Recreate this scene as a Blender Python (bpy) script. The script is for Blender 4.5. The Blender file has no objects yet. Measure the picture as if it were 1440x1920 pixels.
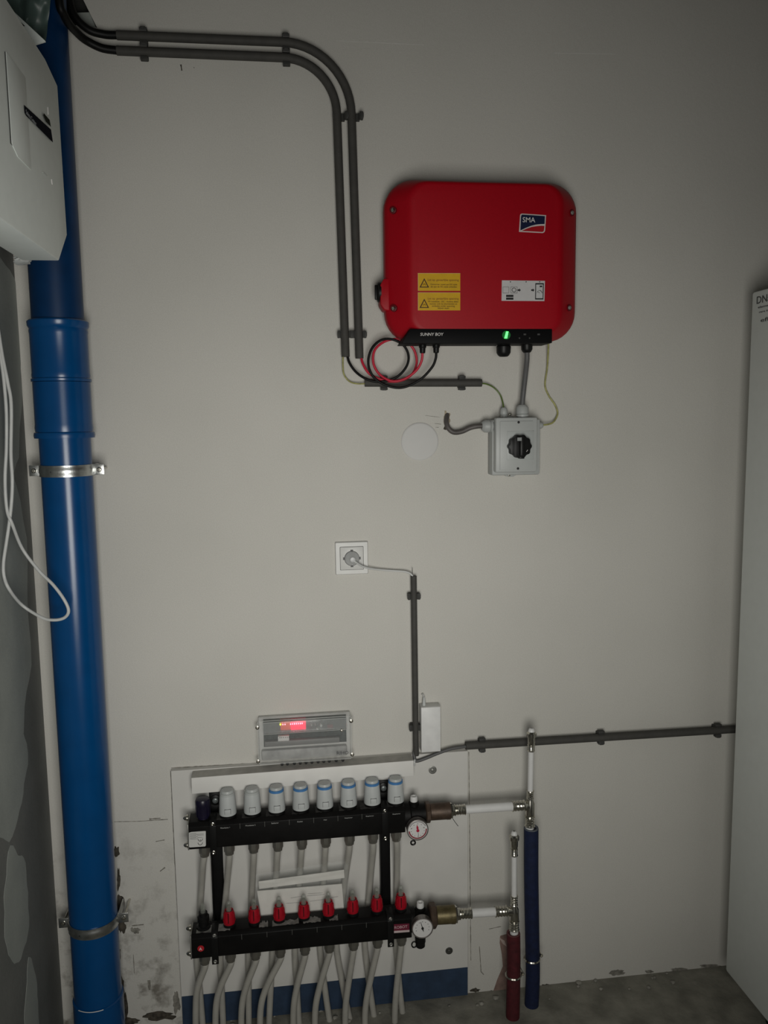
import bpy, bmesh, math, random
from mathutils import Vector, Matrix, noise
random.seed(7)
PI = math.pi
scn = bpy.context.scene
C = scn.collection
CAMH = 1.545      # camera height above the floor
CAMD = 1.95       # camera distance from the back wall
# ------------------------------------------------------------------ camera
def axes(yaw, pitch, roll):
    cy, sy, cp, sp = math.cos(yaw), math.sin(yaw), math.cos(pitch), math.sin(pitch)
    f = Vector((sy*cp, cy*cp, -sp)); r = Vector((cy, -sy, 0)); u = r.cross(f)
    cr, sr = math.cos(roll), math.sin(roll)
    return cr*r + sr*u, -sr*r + cr*u, f
R_, U_, F_ = axes(math.radians(7.37), math.radians(6.70), math.radians(-.775))
FOC = 1500.0
cam_d = bpy.data.cameras.new('camera'); cam = bpy.data.objects.new('camera', cam_d); C.objects.link(cam)
m3 = Matrix((R_, U_, -F_)).transposed()
cam.matrix_world = Matrix.Translation((0, -CAMD, CAMH)) @ m3.to_4x4()
cam_d.sensor_fit = 'VERTICAL'; cam_d.sensor_height = 36; cam_d.lens = FOC/1920*36; cam_d.clip_start = .02
scn.camera = cam
# ------------------------------------------------------------------ world, light, exposure
w = bpy.data.worlds.new('world'); scn.world = w; w.use_nodes = True
w.node_tree.nodes['Background'].inputs[0].default_value = (.55, .65, .7, 1)
w.node_tree.nodes['Background'].inputs[1].default_value = .01
def area(name, loc, target, sx, sy, power, col):
    L = bpy.data.lights.new(name, 'AREA'); L.shape = 'RECTANGLE'; L.size = sx; L.size_y = sy; L.energy = power; L.color = col
    o = bpy.data.objects.new(name, L); C.objects.link(o); o.location = loc
    o.rotation_euler = (Vector(target)-Vector(loc)).to_track_quat('-Z', 'Y').to_euler()
    return o
# daylight falling in through the doorway behind the photographer
day = area('doorway_daylight', (.08, -2.0, 1.17), (.09, 0, 1.17), .62, .85, 11.5, (1, .985, .93)); day.data.spread = math.radians(112)
scn.view_settings.view_transform = 'Standard'; scn.view_settings.look = 'None'
scn.view_settings.gamma = 1; scn.view_settings.use_curve_mapping = False
scn.view_settings.exposure = -0.35
# ------------------------------------------------------------------ helpers
def P(x, y, d=0.0):
    """point at distance d off the back wall seen at pixel x, y of the photograph"""
    v = F_ + R_*((x-720)/FOC) - U_*((y-960)/FOC)
    return v*((CAMD-d)/v.y) + Vector((0, -CAMD, CAMH))
def PX(x, y, X):
    v = F_ + R_*((x-720)/FOC) - U_*((y-960)/FOC)
    return v*(X/v.x) + Vector((0, -CAMD, CAMH))
def lin(c): return tuple(((v/255+.055)/1.055)**2.4 if v/255 > .04045 else v/255/12.92 for v in c)
MATS = {}
def mat(name, col, rough=.5, metal=0, var=.06, scale=40, bump=0, emit=None, es=0, alpha=1, trans=0, coat=0, bscale=None, ior=1.45, spec=.5):
    if name in MATS: return MATS[name]
    m = bpy.data.materials.new(name); m.use_nodes = True; nt = m.node_tree; b = nt.nodes['Principled BSDF']
    tc = nt.nodes.new('ShaderNodeTexCoord'); nz = nt.nodes.new('ShaderNodeTexNoise'); nz.inputs['Scale'].default_value = scale
    nz.inputs['Detail'].default_value = 4
    nt.links.new(tc.outputs['Object'], nz.inputs['Vector'])
    cr = nt.nodes.new('ShaderNodeValToRGB')
    cr.color_ramp.elements[0].position = .3; cr.color_ramp.elements[1].position = .7
    cr.color_ramp.elements[0].color = tuple(max(0, c*(1-var)) for c in col)+(1,)
    cr.color_ramp.elements[1].color = tuple(min(1, c*(1+var)) for c in col)+(1,)
    nt.links.new(nz.outputs['Fac'], cr.inputs['Fac']); nt.links.new(cr.outputs['Color'], b.inputs['Base Color'])
    b.inputs['Roughness'].default_value = rough; b.inputs['Metallic'].default_value = metal
    b.inputs['IOR'].default_value = ior; b.inputs['Specular IOR Level'].default_value = spec
    if alpha < 1: b.inputs['Alpha'].default_value = alpha
    if trans: b.inputs['Transmission Weight'].default_value = trans
    if coat: b.inputs['Coat Weight'].default_value = coat
    if emit: b.inputs['Emission Color'].default_value = tuple(emit)+(1,); b.inputs['Emission Strength'].default_value = es
    if bump:
        n2 = nt.nodes.new('ShaderNodeTexNoise'); n2.inputs['Scale'].default_value = bscale or scale*4; n2.inputs['Detail'].default_value = 5
        nt.links.new(tc.outputs['Object'], n2.inputs['Vector'])
        bp = nt.nodes.new('ShaderNodeBump'); bp.inputs['Strength'].default_value = bump; bp.inputs['Distance'].default_value = .002
        nt.links.new(n2.outputs['Fac'], bp.inputs['Height']); nt.links.new(bp.outputs['Normal'], b.inputs['Normal'])
    MATS[name] = m
    return m
OFF = {}
def tag(o, label=None, cat=None, group=None, kind=None):
    if label: o['label'] = label
    if cat: o['category'] = cat
    if group: o['group'] = group
    if kind: o['kind'] = kind
    return o
def thing(name, label, cat, loc, group=None):
    o = bpy.data.objects.new(name, None); C.objects.link(o); o.location = loc; o.empty_display_size = .02
    OFF[o.name] = Vector(loc)
    return tag(o, label, cat, group)
def obj(name, bm, m, parent=None, loc=None, smooth=True, label=None):
    off = OFF[parent.name] if parent else Vector(loc if loc is not None else (0, 0, 0))
    bmesh.ops.translate(bm, verts=bm.verts, vec=-off)
    bmesh.ops.recalc_face_normals(bm, faces=bm.faces)
    me = bpy.data.meshes.new(name); bm.to_mesh(me); bm.free()
    if smooth:
        for p in me.polygons: p.use_smooth = True
        me.set_sharp_from_angle(angle=math.radians(38))
    ms = m if isinstance(m, (list, tuple)) else [m]
    for q in ms: me.materials.append(q)
    o = bpy.data.objects.new(name, me); C.objects.link(o)
    if parent: o.parent = parent
    else: o.location = off
    OFF[o.name] = off
    if label: o['label'] = label
    return o
def B(): return bmesh.new()
def rbox(bm, c, s, bev=0, seg=2):
    r = bmesh.ops.create_cube(bm, size=1); vs = r['verts']
    bmesh.ops.scale(bm, verts=vs, vec=s); bmesh.ops.translate(bm, verts=vs, vec=c)
    if bev:
        es = list({e for v in vs for e in v.link_edges})
        bmesh.ops.bevel(bm, geom=es, offset=bev, segments=seg, affect='EDGES', profile=.5)
    return bm
def span(bm, a, b, bev=0):
    a, b = Vector(a), Vector(b)
    return rbox(bm, (a+b)/2, tuple(max(abs(b[i]-a[i]), 1e-5) for i in range(3)), bev)
def prism(bm, pts, vec, bev=0, caps=True):
    vs = [bm.verts.new(p) for p in pts]; f = bm.faces.new(vs)
    r = bmesh.ops.extrude_face_region(bm, geom=[f]); nv = [e for e in r['geom'] if isinstance(e, bmesh.types.BMVert)]
    bmesh.ops.translate(bm, verts=nv, vec=vec)
    if bev:
        es = list({e for v in vs+nv for e in v.link_edges})
        bmesh.ops.bevel(bm, geom=es, offset=bev, segments=2, affect='EDGES', profile=.5)
    return bm
def catmull(pts, n=8):
    pts = [Vector(p) for p in pts]; q = [pts[0]*2-pts[1]]+pts+[pts[-1]*2-pts[-2]]; out = []
    for i in range(1, len(q)-2):
        p0, p1, p2, p3 = q[i-1:i+3]
        for k in range(n):
            t = k/n
            out.append(.5*((2*p1)+(p2-p0)*t+(2*p0-5*p1+4*p2-p3)*t*t+(3*p1-p0-3*p2+p3)*t**3))
    out.append(pts[-1]); return out
def tube(bm, pts, r, seg=14, n=8, smooth=True, inner=None):
    pts = catmull(pts, n) if smooth and len(pts) > 2 else [Vector(p) for p in pts]
    T = [(pts[min(i+1, len(pts)-1)]-pts[max(i-1, 0)]).normalized() for i in range(len(pts))]
    a = Vector((0, 1, 0)) if abs(T[0].y) < .8 else Vector((1, 0, 0))
    nrm = (a-T[0]*a.dot(T[0])).normalized(); rings = []
    for i, p in enumerate(pts):
        nrm = (nrm-T[i]*nrm.dot(T[i])).normalized(); bn = T[i].cross(nrm)
        rr = r(i/(len(pts)-1)) if callable(r) else r
        rings.append([bm.verts.new(p+(nrm*math.cos(2*PI*k/seg)+bn*math.sin(2*PI*k/seg))*rr) for k in range(seg)])
    for i in range(len(rings)-1):
        for k in range(seg): bm.faces.new((rings[i][k], rings[i][(k+1) % seg], rings[i+1][(k+1) % seg], rings[i+1][k]))
    bm.faces.new(rings[0]); bm.faces.new(rings[-1]); return bm
def lathe(bm, o, ax, prof, seg=28, rot=0):
    o = Vector(o); ax = Vector(ax).normalized(); a = Vector((0, 0, 1)) if abs(ax.z) < .8 else Vector((0, -1, 0))
    u = (a-ax*a.dot(ax)).normalized(); v = ax.cross(u); rings = []
    for t, r in prof:
        if r < 1e-6: rings.append([bm.verts.new(o+ax*t)]); continue
        rings.append([bm.verts.new(o+ax*t+(u*math.cos(2*PI*k/seg+rot)+v*math.sin(2*PI*k/seg+rot))*r) for k in range(seg)])
    for i in range(len(rings)-1):
        A, D = rings[i], rings[i+1]
        for k in range(seg):
            a1, a2 = A[k % len(A)], A[(k+1) % len(A)]; d1, d2 = D[k % len(D)], D[(k+1) % len(D)]
            f = []
            for q in (a1, a2, d2, d1):
                if q not in f: f.append(q)
            if len(f) > 2: bm.faces.new(f)
    for rg in (rings[0], rings[-1]):
        if len(rg) > 2: bm.faces.new(rg)
    return bm
Yn = Vector((0, -1, 0)); Zp = Vector((0, 0, 1)); Xp = Vector((1, 0, 0))
def text(s, p, size_w, m, parent, rot=(PI/2, 0, 0), name='lettering', wide=True, h=None, ext=.00012, skew=0):
    cu = bpy.data.curves.new('t', 'FONT'); cu.body = s; cu.extrude = .0001; cu.resolution_u = 3; cu.offset = .004 if wide else 0
    to = bpy.data.objects.new('t', cu); C.objects.link(to)
    bpy.context.view_layer.update()
    me = bpy.data.meshes.new_from_object(to.evaluated_get(bpy.context.evaluated_depsgraph_get()))
    bpy.data.objects.remove(to); bpy.data.curves.remove(cu)
    bm = B(); bm.from_mesh(me); bpy.data.meshes.remove(me)
    xs = [v.co.x for v in bm.verts]; ys = [v.co.y for v in bm.verts]; x0, x1 = min(xs), max(xs); y0, y1 = min(ys), max(ys)
    k = size_w/(x1-x0); ky = (h/(y1-y0)) if h else k
    for v in bm.verts:
        v.co.x += skew*v.co.y
        v.co = Vector(((v.co.x-x0)*k, v.co.y*ky, v.co.z/ .0001*ext))
    bmesh.ops.transform(bm, matrix=Matrix.Translation(p) @ Matrix.Rotation(rot[2], 4, 'Z') @ Matrix.Rotation(rot[1], 4, 'Y') @ Matrix.Rotation(rot[0], 4, 'X'), verts=bm.verts)
    return obj(name, bm, m, parent, smooth=False)
def textpx(s, x0, y0, x1, d, m, parent, **k):
    return text(s, P(x0, y0, d), (P(x1, y0, d)-P(x0, y0, d)).length, m, parent, **k)
def decal(name, px, d, m, parent=None, th=.0006, **k):
    return obj(name, prism(B(), [P(x, y, d) for x, y in px], (0, th, 0)), m, parent, smooth=False, **k)
def dup(o, loc, roty=None):
    r = o.copy(); C.objects.link(r); r.location = loc
    if roty is not None: r.rotation_euler = (0, roty, 0)
    for ch in o.children:
        c = ch.copy(); C.objects.link(c); c.parent = r
        for g in ch.children:
            q = g.copy(); C.objects.link(q); q.parent = c
    return r
def screw(bm, p, ax, r, t=.002, seg=16):
    ax = Vector(ax).normalized()
    lathe(bm, Vector(p), ax, [(0, r), (t*.5, r), (t, r*.7), (t*1.05, r*.45), (t*.5, r*.35), (t*.5, 0)], seg)
    return bm
# ------------------------------------------------------------------ materials
M_white = mat('white_plastic', (.62, .62, .60), .4, var=.03)
M_lgrey = mat('light_grey_plastic', (.50, .52, .51), .45, var=.04)
M_black = mat('black_plastic', (.006, .006, .006), .42, var=.2, spec=.3)
M_blacko = mat('black_bar', (.0045, .0042, .004), .5, var=.35, scale=25, bump=.15, spec=.2)
M_conduit = mat('grey_conduit', (.062, .060, .055), .65, var=.08, scale=60, spec=.25)
M_clip = mat('grey_clip', (.055, .055, .052), .6, var=.12, spec=.25)
M_hose = mat('black_hose', (.004, .004, .004), .5, var=.2, spec=.25)
M_steel = mat('zinc_steel', (.55, .56, .55), .32, metal=1, var=.2, scale=70, bump=.1)
M_nickel = mat('nickel', (.58, .56, .50), .25, metal=1, var=.15, scale=80)
M_brass = mat('aged_brass', (.13, .105, .05), .45, metal=.5, var=.3, scale=60, bump=.15)
M_dbrass = mat('brown_brass', (.075, .05, .035), .5, metal=.4, var=.3, scale=60, bump=.15)
M_blue = mat('blue_pvc', (.0006, .056, .185), .24, spec=.5, var=.06, scale=18, bump=.015, bscale=200)
M_red = mat('red_enamel', (.36, .0004, .008), .5, spec=.3, var=.05, scale=300, bump=.12, bscale=900)
M_pex = mat('pex_hose', (.37, .36, .325), .35, var=.08, scale=30)
M_mlc = mat('white_pipe', (.68, .68, .67), .35, var=.03)
M_navy = mat('navy_foam', (.004, .010, .042), .75, var=.25, scale=60, bump=.4)
M_maroon = mat('maroon_foam', (.065, .006, .010), .75, var=.3, scale=60, bump=.4)
M_board = mat('board_white', (.60, .59, .56), .55, var=.03, scale=12, bump=.05)
M_dark = mat('print_black', (.012, .012, .012), .6)
M_paper = mat('paper', (.80, .78, .73), .7, var=.05)
M_clear = mat('clear_plastic', (.85, .87, .86), .12, trans=.5, alpha=.22, var=.02, bump=.3, bscale=60)
M_film = mat('clear_film', (.6, .62, .6), .2, alpha=.10, var=.15, scale=60, bump=.8, bscale=90)
M_glass = mat('sight_glass', (.40, .42, .37), .08, alpha=.28, var=.1)
M_flow = mat('red_translucent', (.34, .004, .014), .35, var=.1, scale=90)
M_wred = mat('red_wire', (.50, .010, .035), .4); M_wyg = mat('earth_wire', (.33, .32, .12), .45, var=.3, scale=120)
M_green = mat('earth_wire_green', (.10, .16, .03), .45)
M_cord = mat('white_cord', (.56, .57, .56), .4)
M_gcable = mat('grey_cable', (.10, .10, .10), .5)
M_yel = mat('warning_yellow', (.62, .36, .006), .45)
M_navyp = mat('logo_navy', (.006, .012, .045), .4)
M_print = mat('print_white', (.72, .70, .68), .5)
# ------------------------------------------------------------------ wall / floor materials
def wall_mat(name, c1, c2, rough=.85, s1=2.2, s2=90, bump=.25, lowdirt=None):
    m = bpy.data.materials.new(name); m.use_nodes = True; nt = m.node_tree; N = nt.nodes.new; L = nt.links.new; b = nt.nodes['Principled BSDF']
    tc = N('ShaderNodeTexCoord')
    n1 = N('ShaderNodeTexNoise'); n1.inputs['Scale'].default_value = s1; n1.inputs['Detail'].default_value = 6; L(tc.outputs['Object'], n1.inputs['Vector'])
    cr = N('ShaderNodeValToRGB'); cr.color_ramp.elements[0].position = .35; cr.color_ramp.elements[1].position = .65
    cr.color_ramp.elements[0].color = c1+(1,); cr.color_ramp.elements[1].color = c2+(1,)
    L(n1.outputs['Fac'], cr.inputs['Fac']); out = cr.outputs['Color']
    n3 = N('ShaderNodeTexNoise'); n3.inputs['Scale'].default_value = 420; n3.inputs['Detail'].default_value = 2; L(tc.outputs['Object'], n3.inputs['Vector'])
    mp = N('ShaderNodeMapRange'); mp.inputs['To Min'].default_value = .86; mp.inputs['To Max'].default_value = 1.14; L(n3.outputs['Fac'], mp.inputs['Value'])
    mx = N('ShaderNodeMix'); mx.data_type = 'RGBA'; mx.blend_type = 'MULTIPLY'; mx.inputs['Factor'].default_value = 1
    L(out, mx.inputs[6]); L(mp.outputs['Result'], mx.inputs[7]); out = mx.outputs[2]
    if lowdirt:      # smudges and worn plaster low on the wall, left of the board
        sp = N('ShaderNodeSeparateXYZ'); L(tc.outputs['Object'], sp.inputs[0])
        a = N('ShaderNodeMapRange'); a.inputs['From Min'].default_value = .62; a.inputs['From Max'].default_value = .1; L(sp.outputs['Z'], a.inputs['Value'])
        c = N('ShaderNodeMapRange'); c.inputs['From Min'].default_value = -.2; c.inputs['From Max'].default_value = -.36; L(sp.outputs['X'], c.inputs['Value'])
        n4 = N('ShaderNodeTexNoise'); n4.inputs['Scale'].default_value = 16; n4.inputs['Detail'].default_value = 7; n4.inputs['Roughness'].default_value = .65; L(tc.outputs['Object'], n4.inputs['Vector'])
        th = N('ShaderNodeMapRange'); th.inputs['From Min'].default_value = .50; th.inputs['From Max'].default_value = .66; L(n4.outputs['Fac'], th.inputs['Value'])
        m1 = N('ShaderNodeMath'); m1.operation = 'MULTIPLY'; L(a.outputs[0], m1.inputs[0]); L(c.outputs[0], m1.inputs[1])
        m2 = N('ShaderNodeMath'); m2.operation = 'MULTIPLY'; L(m1.outputs[0], m2.inputs[0]); L(th.outputs[0], m2.inputs[1])
        mx2 = N('ShaderNodeMix'); mx2.data_type = 'RGBA'; mx2.inputs[7].default_value = lowdirt+(1,)
        L(m2.outputs[0], mx2.inputs['Factor']); L(out, mx2.inputs[6]); out = mx2.outputs[2]
    L(out, b.inputs['Base Color']); b.inputs['Roughness'].default_value = rough
    n2 = N('ShaderNodeTexNoise'); n2.inputs['Scale'].default_value = s2; n2.inputs['Detail'].default_value = 6; L(tc.outputs['Object'], n2.inputs['Vector'])
    bp = N('ShaderNodeBump'); bp.inputs['Strength'].default_value = bump; bp.inputs['Distance'].default_value = .002
    L(n2.outputs['Fac'], bp.inputs['Height']); L(bp.outputs['Normal'], b.inputs['Normal'])
    return m
M_wall = wall_mat('plaster_wall', (.535, .523, .483), (.575, .561, .520), lowdirt=(.17, .155, .13))
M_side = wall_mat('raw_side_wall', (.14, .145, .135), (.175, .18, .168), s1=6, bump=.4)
M_floor = wall_mat('concrete_floor', (.15, .145, .12), (.26, .25, .21), s1=14, s2=60, bump=.9)
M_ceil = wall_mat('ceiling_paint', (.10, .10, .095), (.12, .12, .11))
M_fill = wall_mat('joint_filler', (.29, .31, .29), (.33, .35, .325), s1=10)
# ------------------------------------------------------------------ setting
XL, XR, YB, ZC = -.582, 1.80, -2.25, 2.62
def st(name, bm, m): return tag(obj(name, bm, m, smooth=False), kind='structure')
# back wall with a notch where the black hoses come through
nA = P(182, 52, 0); nB = P(157, 0, 0); nC = P(118, 52, 0)
k = (nB.x-nA.x)/(nB.z-nA.z); zt = 1.02+CAMH; nB = Vector((nA.x+k*(zt-nA.z), 0, zt))
wall = st('wall_back', prism(B(), [(XL, 0, 0), (XR, 0, 0), (XR, 0, ZC), (XL, 0, ZC), (XL, 0, zt), (nB.x-.002, 0, zt), (nA.x, 0, nA.z), (nC.x, 0, nA.z+.005), (nC.x, 0, nA.z), (nC.x-.03, 0, nA.z), (XL, 0, nA.z)], (0, .06, 0)), M_wall)
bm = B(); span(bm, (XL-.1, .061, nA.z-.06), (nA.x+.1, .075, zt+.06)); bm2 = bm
st('shaft_back', bm, mat('shaft_shade', (.03, .03, .028), .9))  # sheet closing the notch, painted dark as the shade inside the gap
# little board seen in the notch
tag(obj('filler_board', prism(B(), [P(x, y, -.02) for x, y in ((141, 24), (168, 23), (180, 52), (155, 56))], (0, .012, 0)), M_fill, loc=P(160, 40, -.02), smooth=False),
    'small beige board scrap in the dark gap behind the black hoses', 'board')
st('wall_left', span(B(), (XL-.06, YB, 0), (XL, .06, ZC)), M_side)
st('wall_right', span(B(), (XR, YB, 0), (XR+.06, .06, ZC)), M_ceil)
st('floor', span(B(), (XL, YB, -.06), (XR, .06, 0)), M_floor)
st('ceiling', span(B(), (XL, YB, ZC), (XR, .06, ZC+.06)), M_ceil)
bm = B(); span(bm, (XL, YB-.06, 0), (-.50, YB, ZC)); span(bm, (.42, YB-.06, 0), (XR, YB, ZC)); span(bm, (-.5, YB-.06, 2.1), (.42, YB, ZC))
st('wall_rear', bm, M_ceil)
# smears of joint filler on the left wall (own relief, a few tenths of a millimetre)
def blob(cx, cz, a, b, X, seed, n=40, lean=0):
    o = []
    for i in range(n):
        t = 2*PI*i/n; q = 1+.35*noise.noise(Vector((math.cos(t)*1.6+seed, math.sin(t)*1.6, seed)))+.08*noise.noise(Vector((math.cos(t)*7, math.sin(t)*7, seed)))
        z = b*math.sin(t)*q
        o.append((X, -(cx+a*math.cos(t)*q+lean*z), cz+z))
    return o
for i, (px, py, a, b, ln) in enumerate(((14, 1440, .12, .14, 0), (10, 1120, .16, .30, 0), (30, 1700, .085, .12, .05), (60, 1890, .05, .10, 0), (0, 700, .16, .25, 0))):
    c = PX(px, py, XL)
    obj('filler_patch', prism(B(), blob(-c.y, c.z, a, b, XL+.0003+.00015*i, i*3.1+1, lean=ln), (-.003, 0, 0)), M_fill, wall if False else bpy.data.objects['wall_left'], smooth=False)
# plaster damage on the back wall: seams, chips, nail holes; plus painted shade round the board
M_crack_and_shade = mat('plaster_crack_and_shade', (.20, .19, .165), .9, var=.4, scale=90); M_hole = mat('plaster_hole', (.06, .052, .04), .95, var=.6, scale=90)
M_seam = mat('plaster_seam_and_shade', (.44, .43, .40), .9); M_pale = mat('plaster_pale', (.62, .61, .58), .8)
def ragged(pts, wpx, seed, d=.0008):
    top, bot = [], []
    for i in range(len(pts)-1):
        (x0, y0), (x1, y1) = pts[i], pts[i+1]; n = max(2, int(math.hypot(x1-x0, y1-y0)/5))
        for k in range(n):
            t = k/n; x, y = x0+(x1-x0)*t, y0+(y1-y0)*t; nx, ny = -(y1-y0), (x1-x0); l = math.hypot(nx, ny); nx /= l; ny /= l
            h = wpx*(.35+.65*random.random())/2
            top.append(P(x+nx*h, y+ny*h, d)); bot.append(P(x-nx*h, y-ny*h, d))
    return top+bot[::-1]
def ragged_line(name, pts, wpx, m, seed=0, d=.0006): obj(name, prism(B(), ragged(pts, wpx, seed, d), (0, .001, 0)), m, wall, smooth=False)
ragged_line('plaster_seam_and_shade', [(214, 1541), (262, 1540), (320, 1536)], 1.6, M_crack_and_shade)
ragged_line('plaster_crack_and_shade', [(280, 1536), (306, 1534)], 3, M_crack_and_shade)
ragged_line('plaster_seam_and_shade', [(630, 76), (662, 77.5), (800, 84)], 1.5, M_pale, d=.0005)
ragged_line('plaster_seam_and_shade', [(1040, 99), (1160, 101)], 1.5, M_pale, d=.0005)
ragged_line('plaster_crack_and_shade', [(247, 1736), (275, 1733)], 3.2, M_crack_and_shade); ragged_line('plaster_crack_and_shade', [(292, 1578), (314, 1574)], 2, M_crack_and_shade)
ragged_line('plaster_crack_and_shade', [(279, 1838), (281, 1862)], 6, M_crack_and_shade); ragged_line('plaster_crack_and_shade', [(300, 1634), (314, 1623)], 3, M_crack_and_shade)
ragged_line('plaster_crack_and_shade', [(246, 1740), (259, 1752)], 5, M_crack_and_shade); ragged_line('plaster_crack_and_shade', [(250, 1790), (252, 1830)], 2, M_crack_and_shade)
ragged_line('plaster_crack_and_shade', [(899, 1775), (902, 1822), (912, 1833)], 1.8, M_crack_and_shade); ragged_line('plaster_crack_and_shade', [(917, 1742), (945, 1736)], 1.8, M_crack_and_shade)
ragged_line('plaster_crack_and_shade', [(797, 779), (830, 783)], 1.2, M_crack_and_shade); ragged_line('plaster_crack_and_shade', [(815, 794), (833, 796)], 1.6, M_crack_and_shade); ragged_line('plaster_crack_and_shade', [(816, 801), (829, 802)], 1.2, M_crack_and_shade)
ragged_line('nail_mark', [(339, 121), (342, 138)], 4, M_hole); ragged_line('nail_mark', [(363, 126), (366, 129)], 2, M_crack_and_shade)
def chip(cx, cy, a, b, m, seed, name='plaster_chip', d=.001):
    pts = []
    for i in range(22):
        t = 2*PI*i/22; q = 1+.5*noise.noise(Vector((math.cos(t)*2+seed, math.sin(t)*2, seed*1.7)))+.15*random.uniform(-1, 1)
        pts.append(P(cx+a*math.cos(t)*q, cy+b*math.sin(t)*q, d))
    obj(name, prism(B(), pts, (0, .0015, 0)), m, wall, smooth=False)
for i, (x, y, a, b) in enumerate(((218, 1598, 6, 10), (226, 1700, 7, 22), (229, 1735, 7, 16), (222, 1650, 3, 20), (226, 1860, 6, 30), (231, 1890, 9, 30), (300, 1905, 30, 8), (255, 1745, 8, 5), (240, 1916, 20, 8), (223, 1790, 3, 14))):
    chip(x, y, a, b, M_hole if i != 7 else M_crack_and_shade, i*1.9)
for i, (x, y, a, b) in enumerate(((890, 1857, 9, 4), (921, 1861, 6, 4), (1027, 1849, 14, 3.5), (1157, 1824, 13, 6), (1218, 1822, 7, 3), (1272, 1818, 14, 3), (1330, 1812, 20, 3), (330, 1880, 6, 20))):
    chip(x, y, a, b, M_hole if i < 3 else M_crack_and_shade, i*2.3+40)
M_pink = mat('pinkish_plaster', (.23, .155, .13), .9, var=.3)
ragged_line('plaster_seam_and_shade', [(879, 1410), (880.5, 1560), (883, 1806)], 1.8, M_crack_and_shade); ragged_line('plaster_seam_and_shade', [(320, 1446), (327, 1600), (342, 1866)], 1.8, M_crack_and_shade); ragged_line('plaster_seam_and_shade', [(321, 1440), (480, 1431), (560, 1426)], 2.2, M_crack_and_shade)  # dark strips painted as the shadow gap round the mounting board
decal('bare_patch', ((938, 1755), (952, 1751), (952, 1870), (924, 1862), (932, 1838), (943, 1812), (941, 1790), (937, 1768)), .0012, M_pink, wall)
decal('bare_patch', ((936, 1758), (946, 1764), (950, 1775), (943, 1770)), .002, mat('torn_edge', (.5, .4, .36), .8), wall)
# mortar crumbs where the wall meets the floor
M_crumb = mat('mortar_crumb', (.26, .25, .22), .95, var=.3)
bm = B()
for i in range(46):
    t = random.random(); x = -.50+t*1.55; s = random.uniform(.002, .007)
    r = bmesh.ops.create_icosphere(bm, subdivisions=1, radius=s); y = -random.uniform(.005, .06)
    for v in r['verts']: v.co = Vector((v.co.x*1.3, v.co.y, v.co.z*.7))*random.uniform(.8, 1.15)+Vector((x, y, s*.45))
tag(obj('mortar_crumbs', bm, M_crumb, smooth=False), 'crumbs of mortar along the foot of the back wall', 'rubble', kind='stuff')
# ------------------------------------------------------------------ round blank cover
c = P(787, 828, 0)
t = tag(obj('blank_cover', lathe(B(), c, Yn, [(0, .0465), (.002, .0465), (.0035, .045), (.004, .042), (.0045, 0)], 48), mat('cover_white', (.575, .57, .555), .6, var=.01, spec=.2), loc=c), 'round white blank cover on the wall left of the grey switch box', 'cover plate')
# ------------------------------------------------------------------ blue drain pipe
PXc, PD, PR = -.475, .075, .055
t = thing('drain_pipe', 'tall blue plastic drain pipe standing in the left corner', 'pipe', (PXc, -PD, 0))
zc0, zc1 = P(118, 822, PD+.055).z, P(108, 596, PD+.055).z; zj = P(113, 714, PD+.055).z
obj('pipe', lathe(B(), (PXc, -PD, .0), Zp, [(0, PR), (zc0+.02, PR)], 64), M_blue, t)
obj('pipe', lathe(B(), (PXc, -PD, zc1-.02), Zp, [(0, PR-.0005), (ZC-zc1, PR-.0005)], 64), mat('blue_pvc_shaded', (.0006, .027, .092), .42, var=.15, scale=18, spec=.35), t)  # upper pipe in a darker blue, the shade up there put into its colour
bm = B(); R2 = .0605
lathe(bm, (PXc, -PD, zc0), Zp, [(0, PR), (0, R2+.003), (.006, R2+.004), (.012, R2+.003), (.014, R2), (.022, R2+.0008), (.03, R2), (zj-zc0-.001, R2), (zj-zc0-.001, PR)], 64)
obj('coupling', bm, M_blue, t)
bm = B()
lathe(bm, (PXc, -PD, zj), Zp, [(0, PR), (0, R2+.002), (.001, R2+.0025), (.006, R2+.0025), (.008, R2), (.014, R2+.0008), (.02, R2), (zc1-zj-.03, R2), (zc1-zj-.024, R2+.001), (zc1-zj-.018, R2), (zc1-zj-.012, R2+.0035), (zc1-zj-.003, R2+.004), (zc1-zj, R2+.001), (zc1-zj, PR)], 64)
obj('coupling', bm, M_blue, t)
zl = P(180, 1893, PD+.05).z
obj('pipe_socket', lathe(B(), (PXc, -PD, 0.0), Zp, [(0, PR+.0035), (zl, PR+.0035), (zl+.002, PR)], 64), M_blue, t)
bm = B()
pts = [(PXc+(PR+.0042)*math.cos(a), -PD-(PR+.0042)*math.sin(a), zl+.001) for a in [PI*.37+PI*.33*i/12 for i in range(13)]]
tube(bm, pts, .0009, 6, 1); obj('glue_bead', bm, M_print, t, label='white smear of glue')
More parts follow.
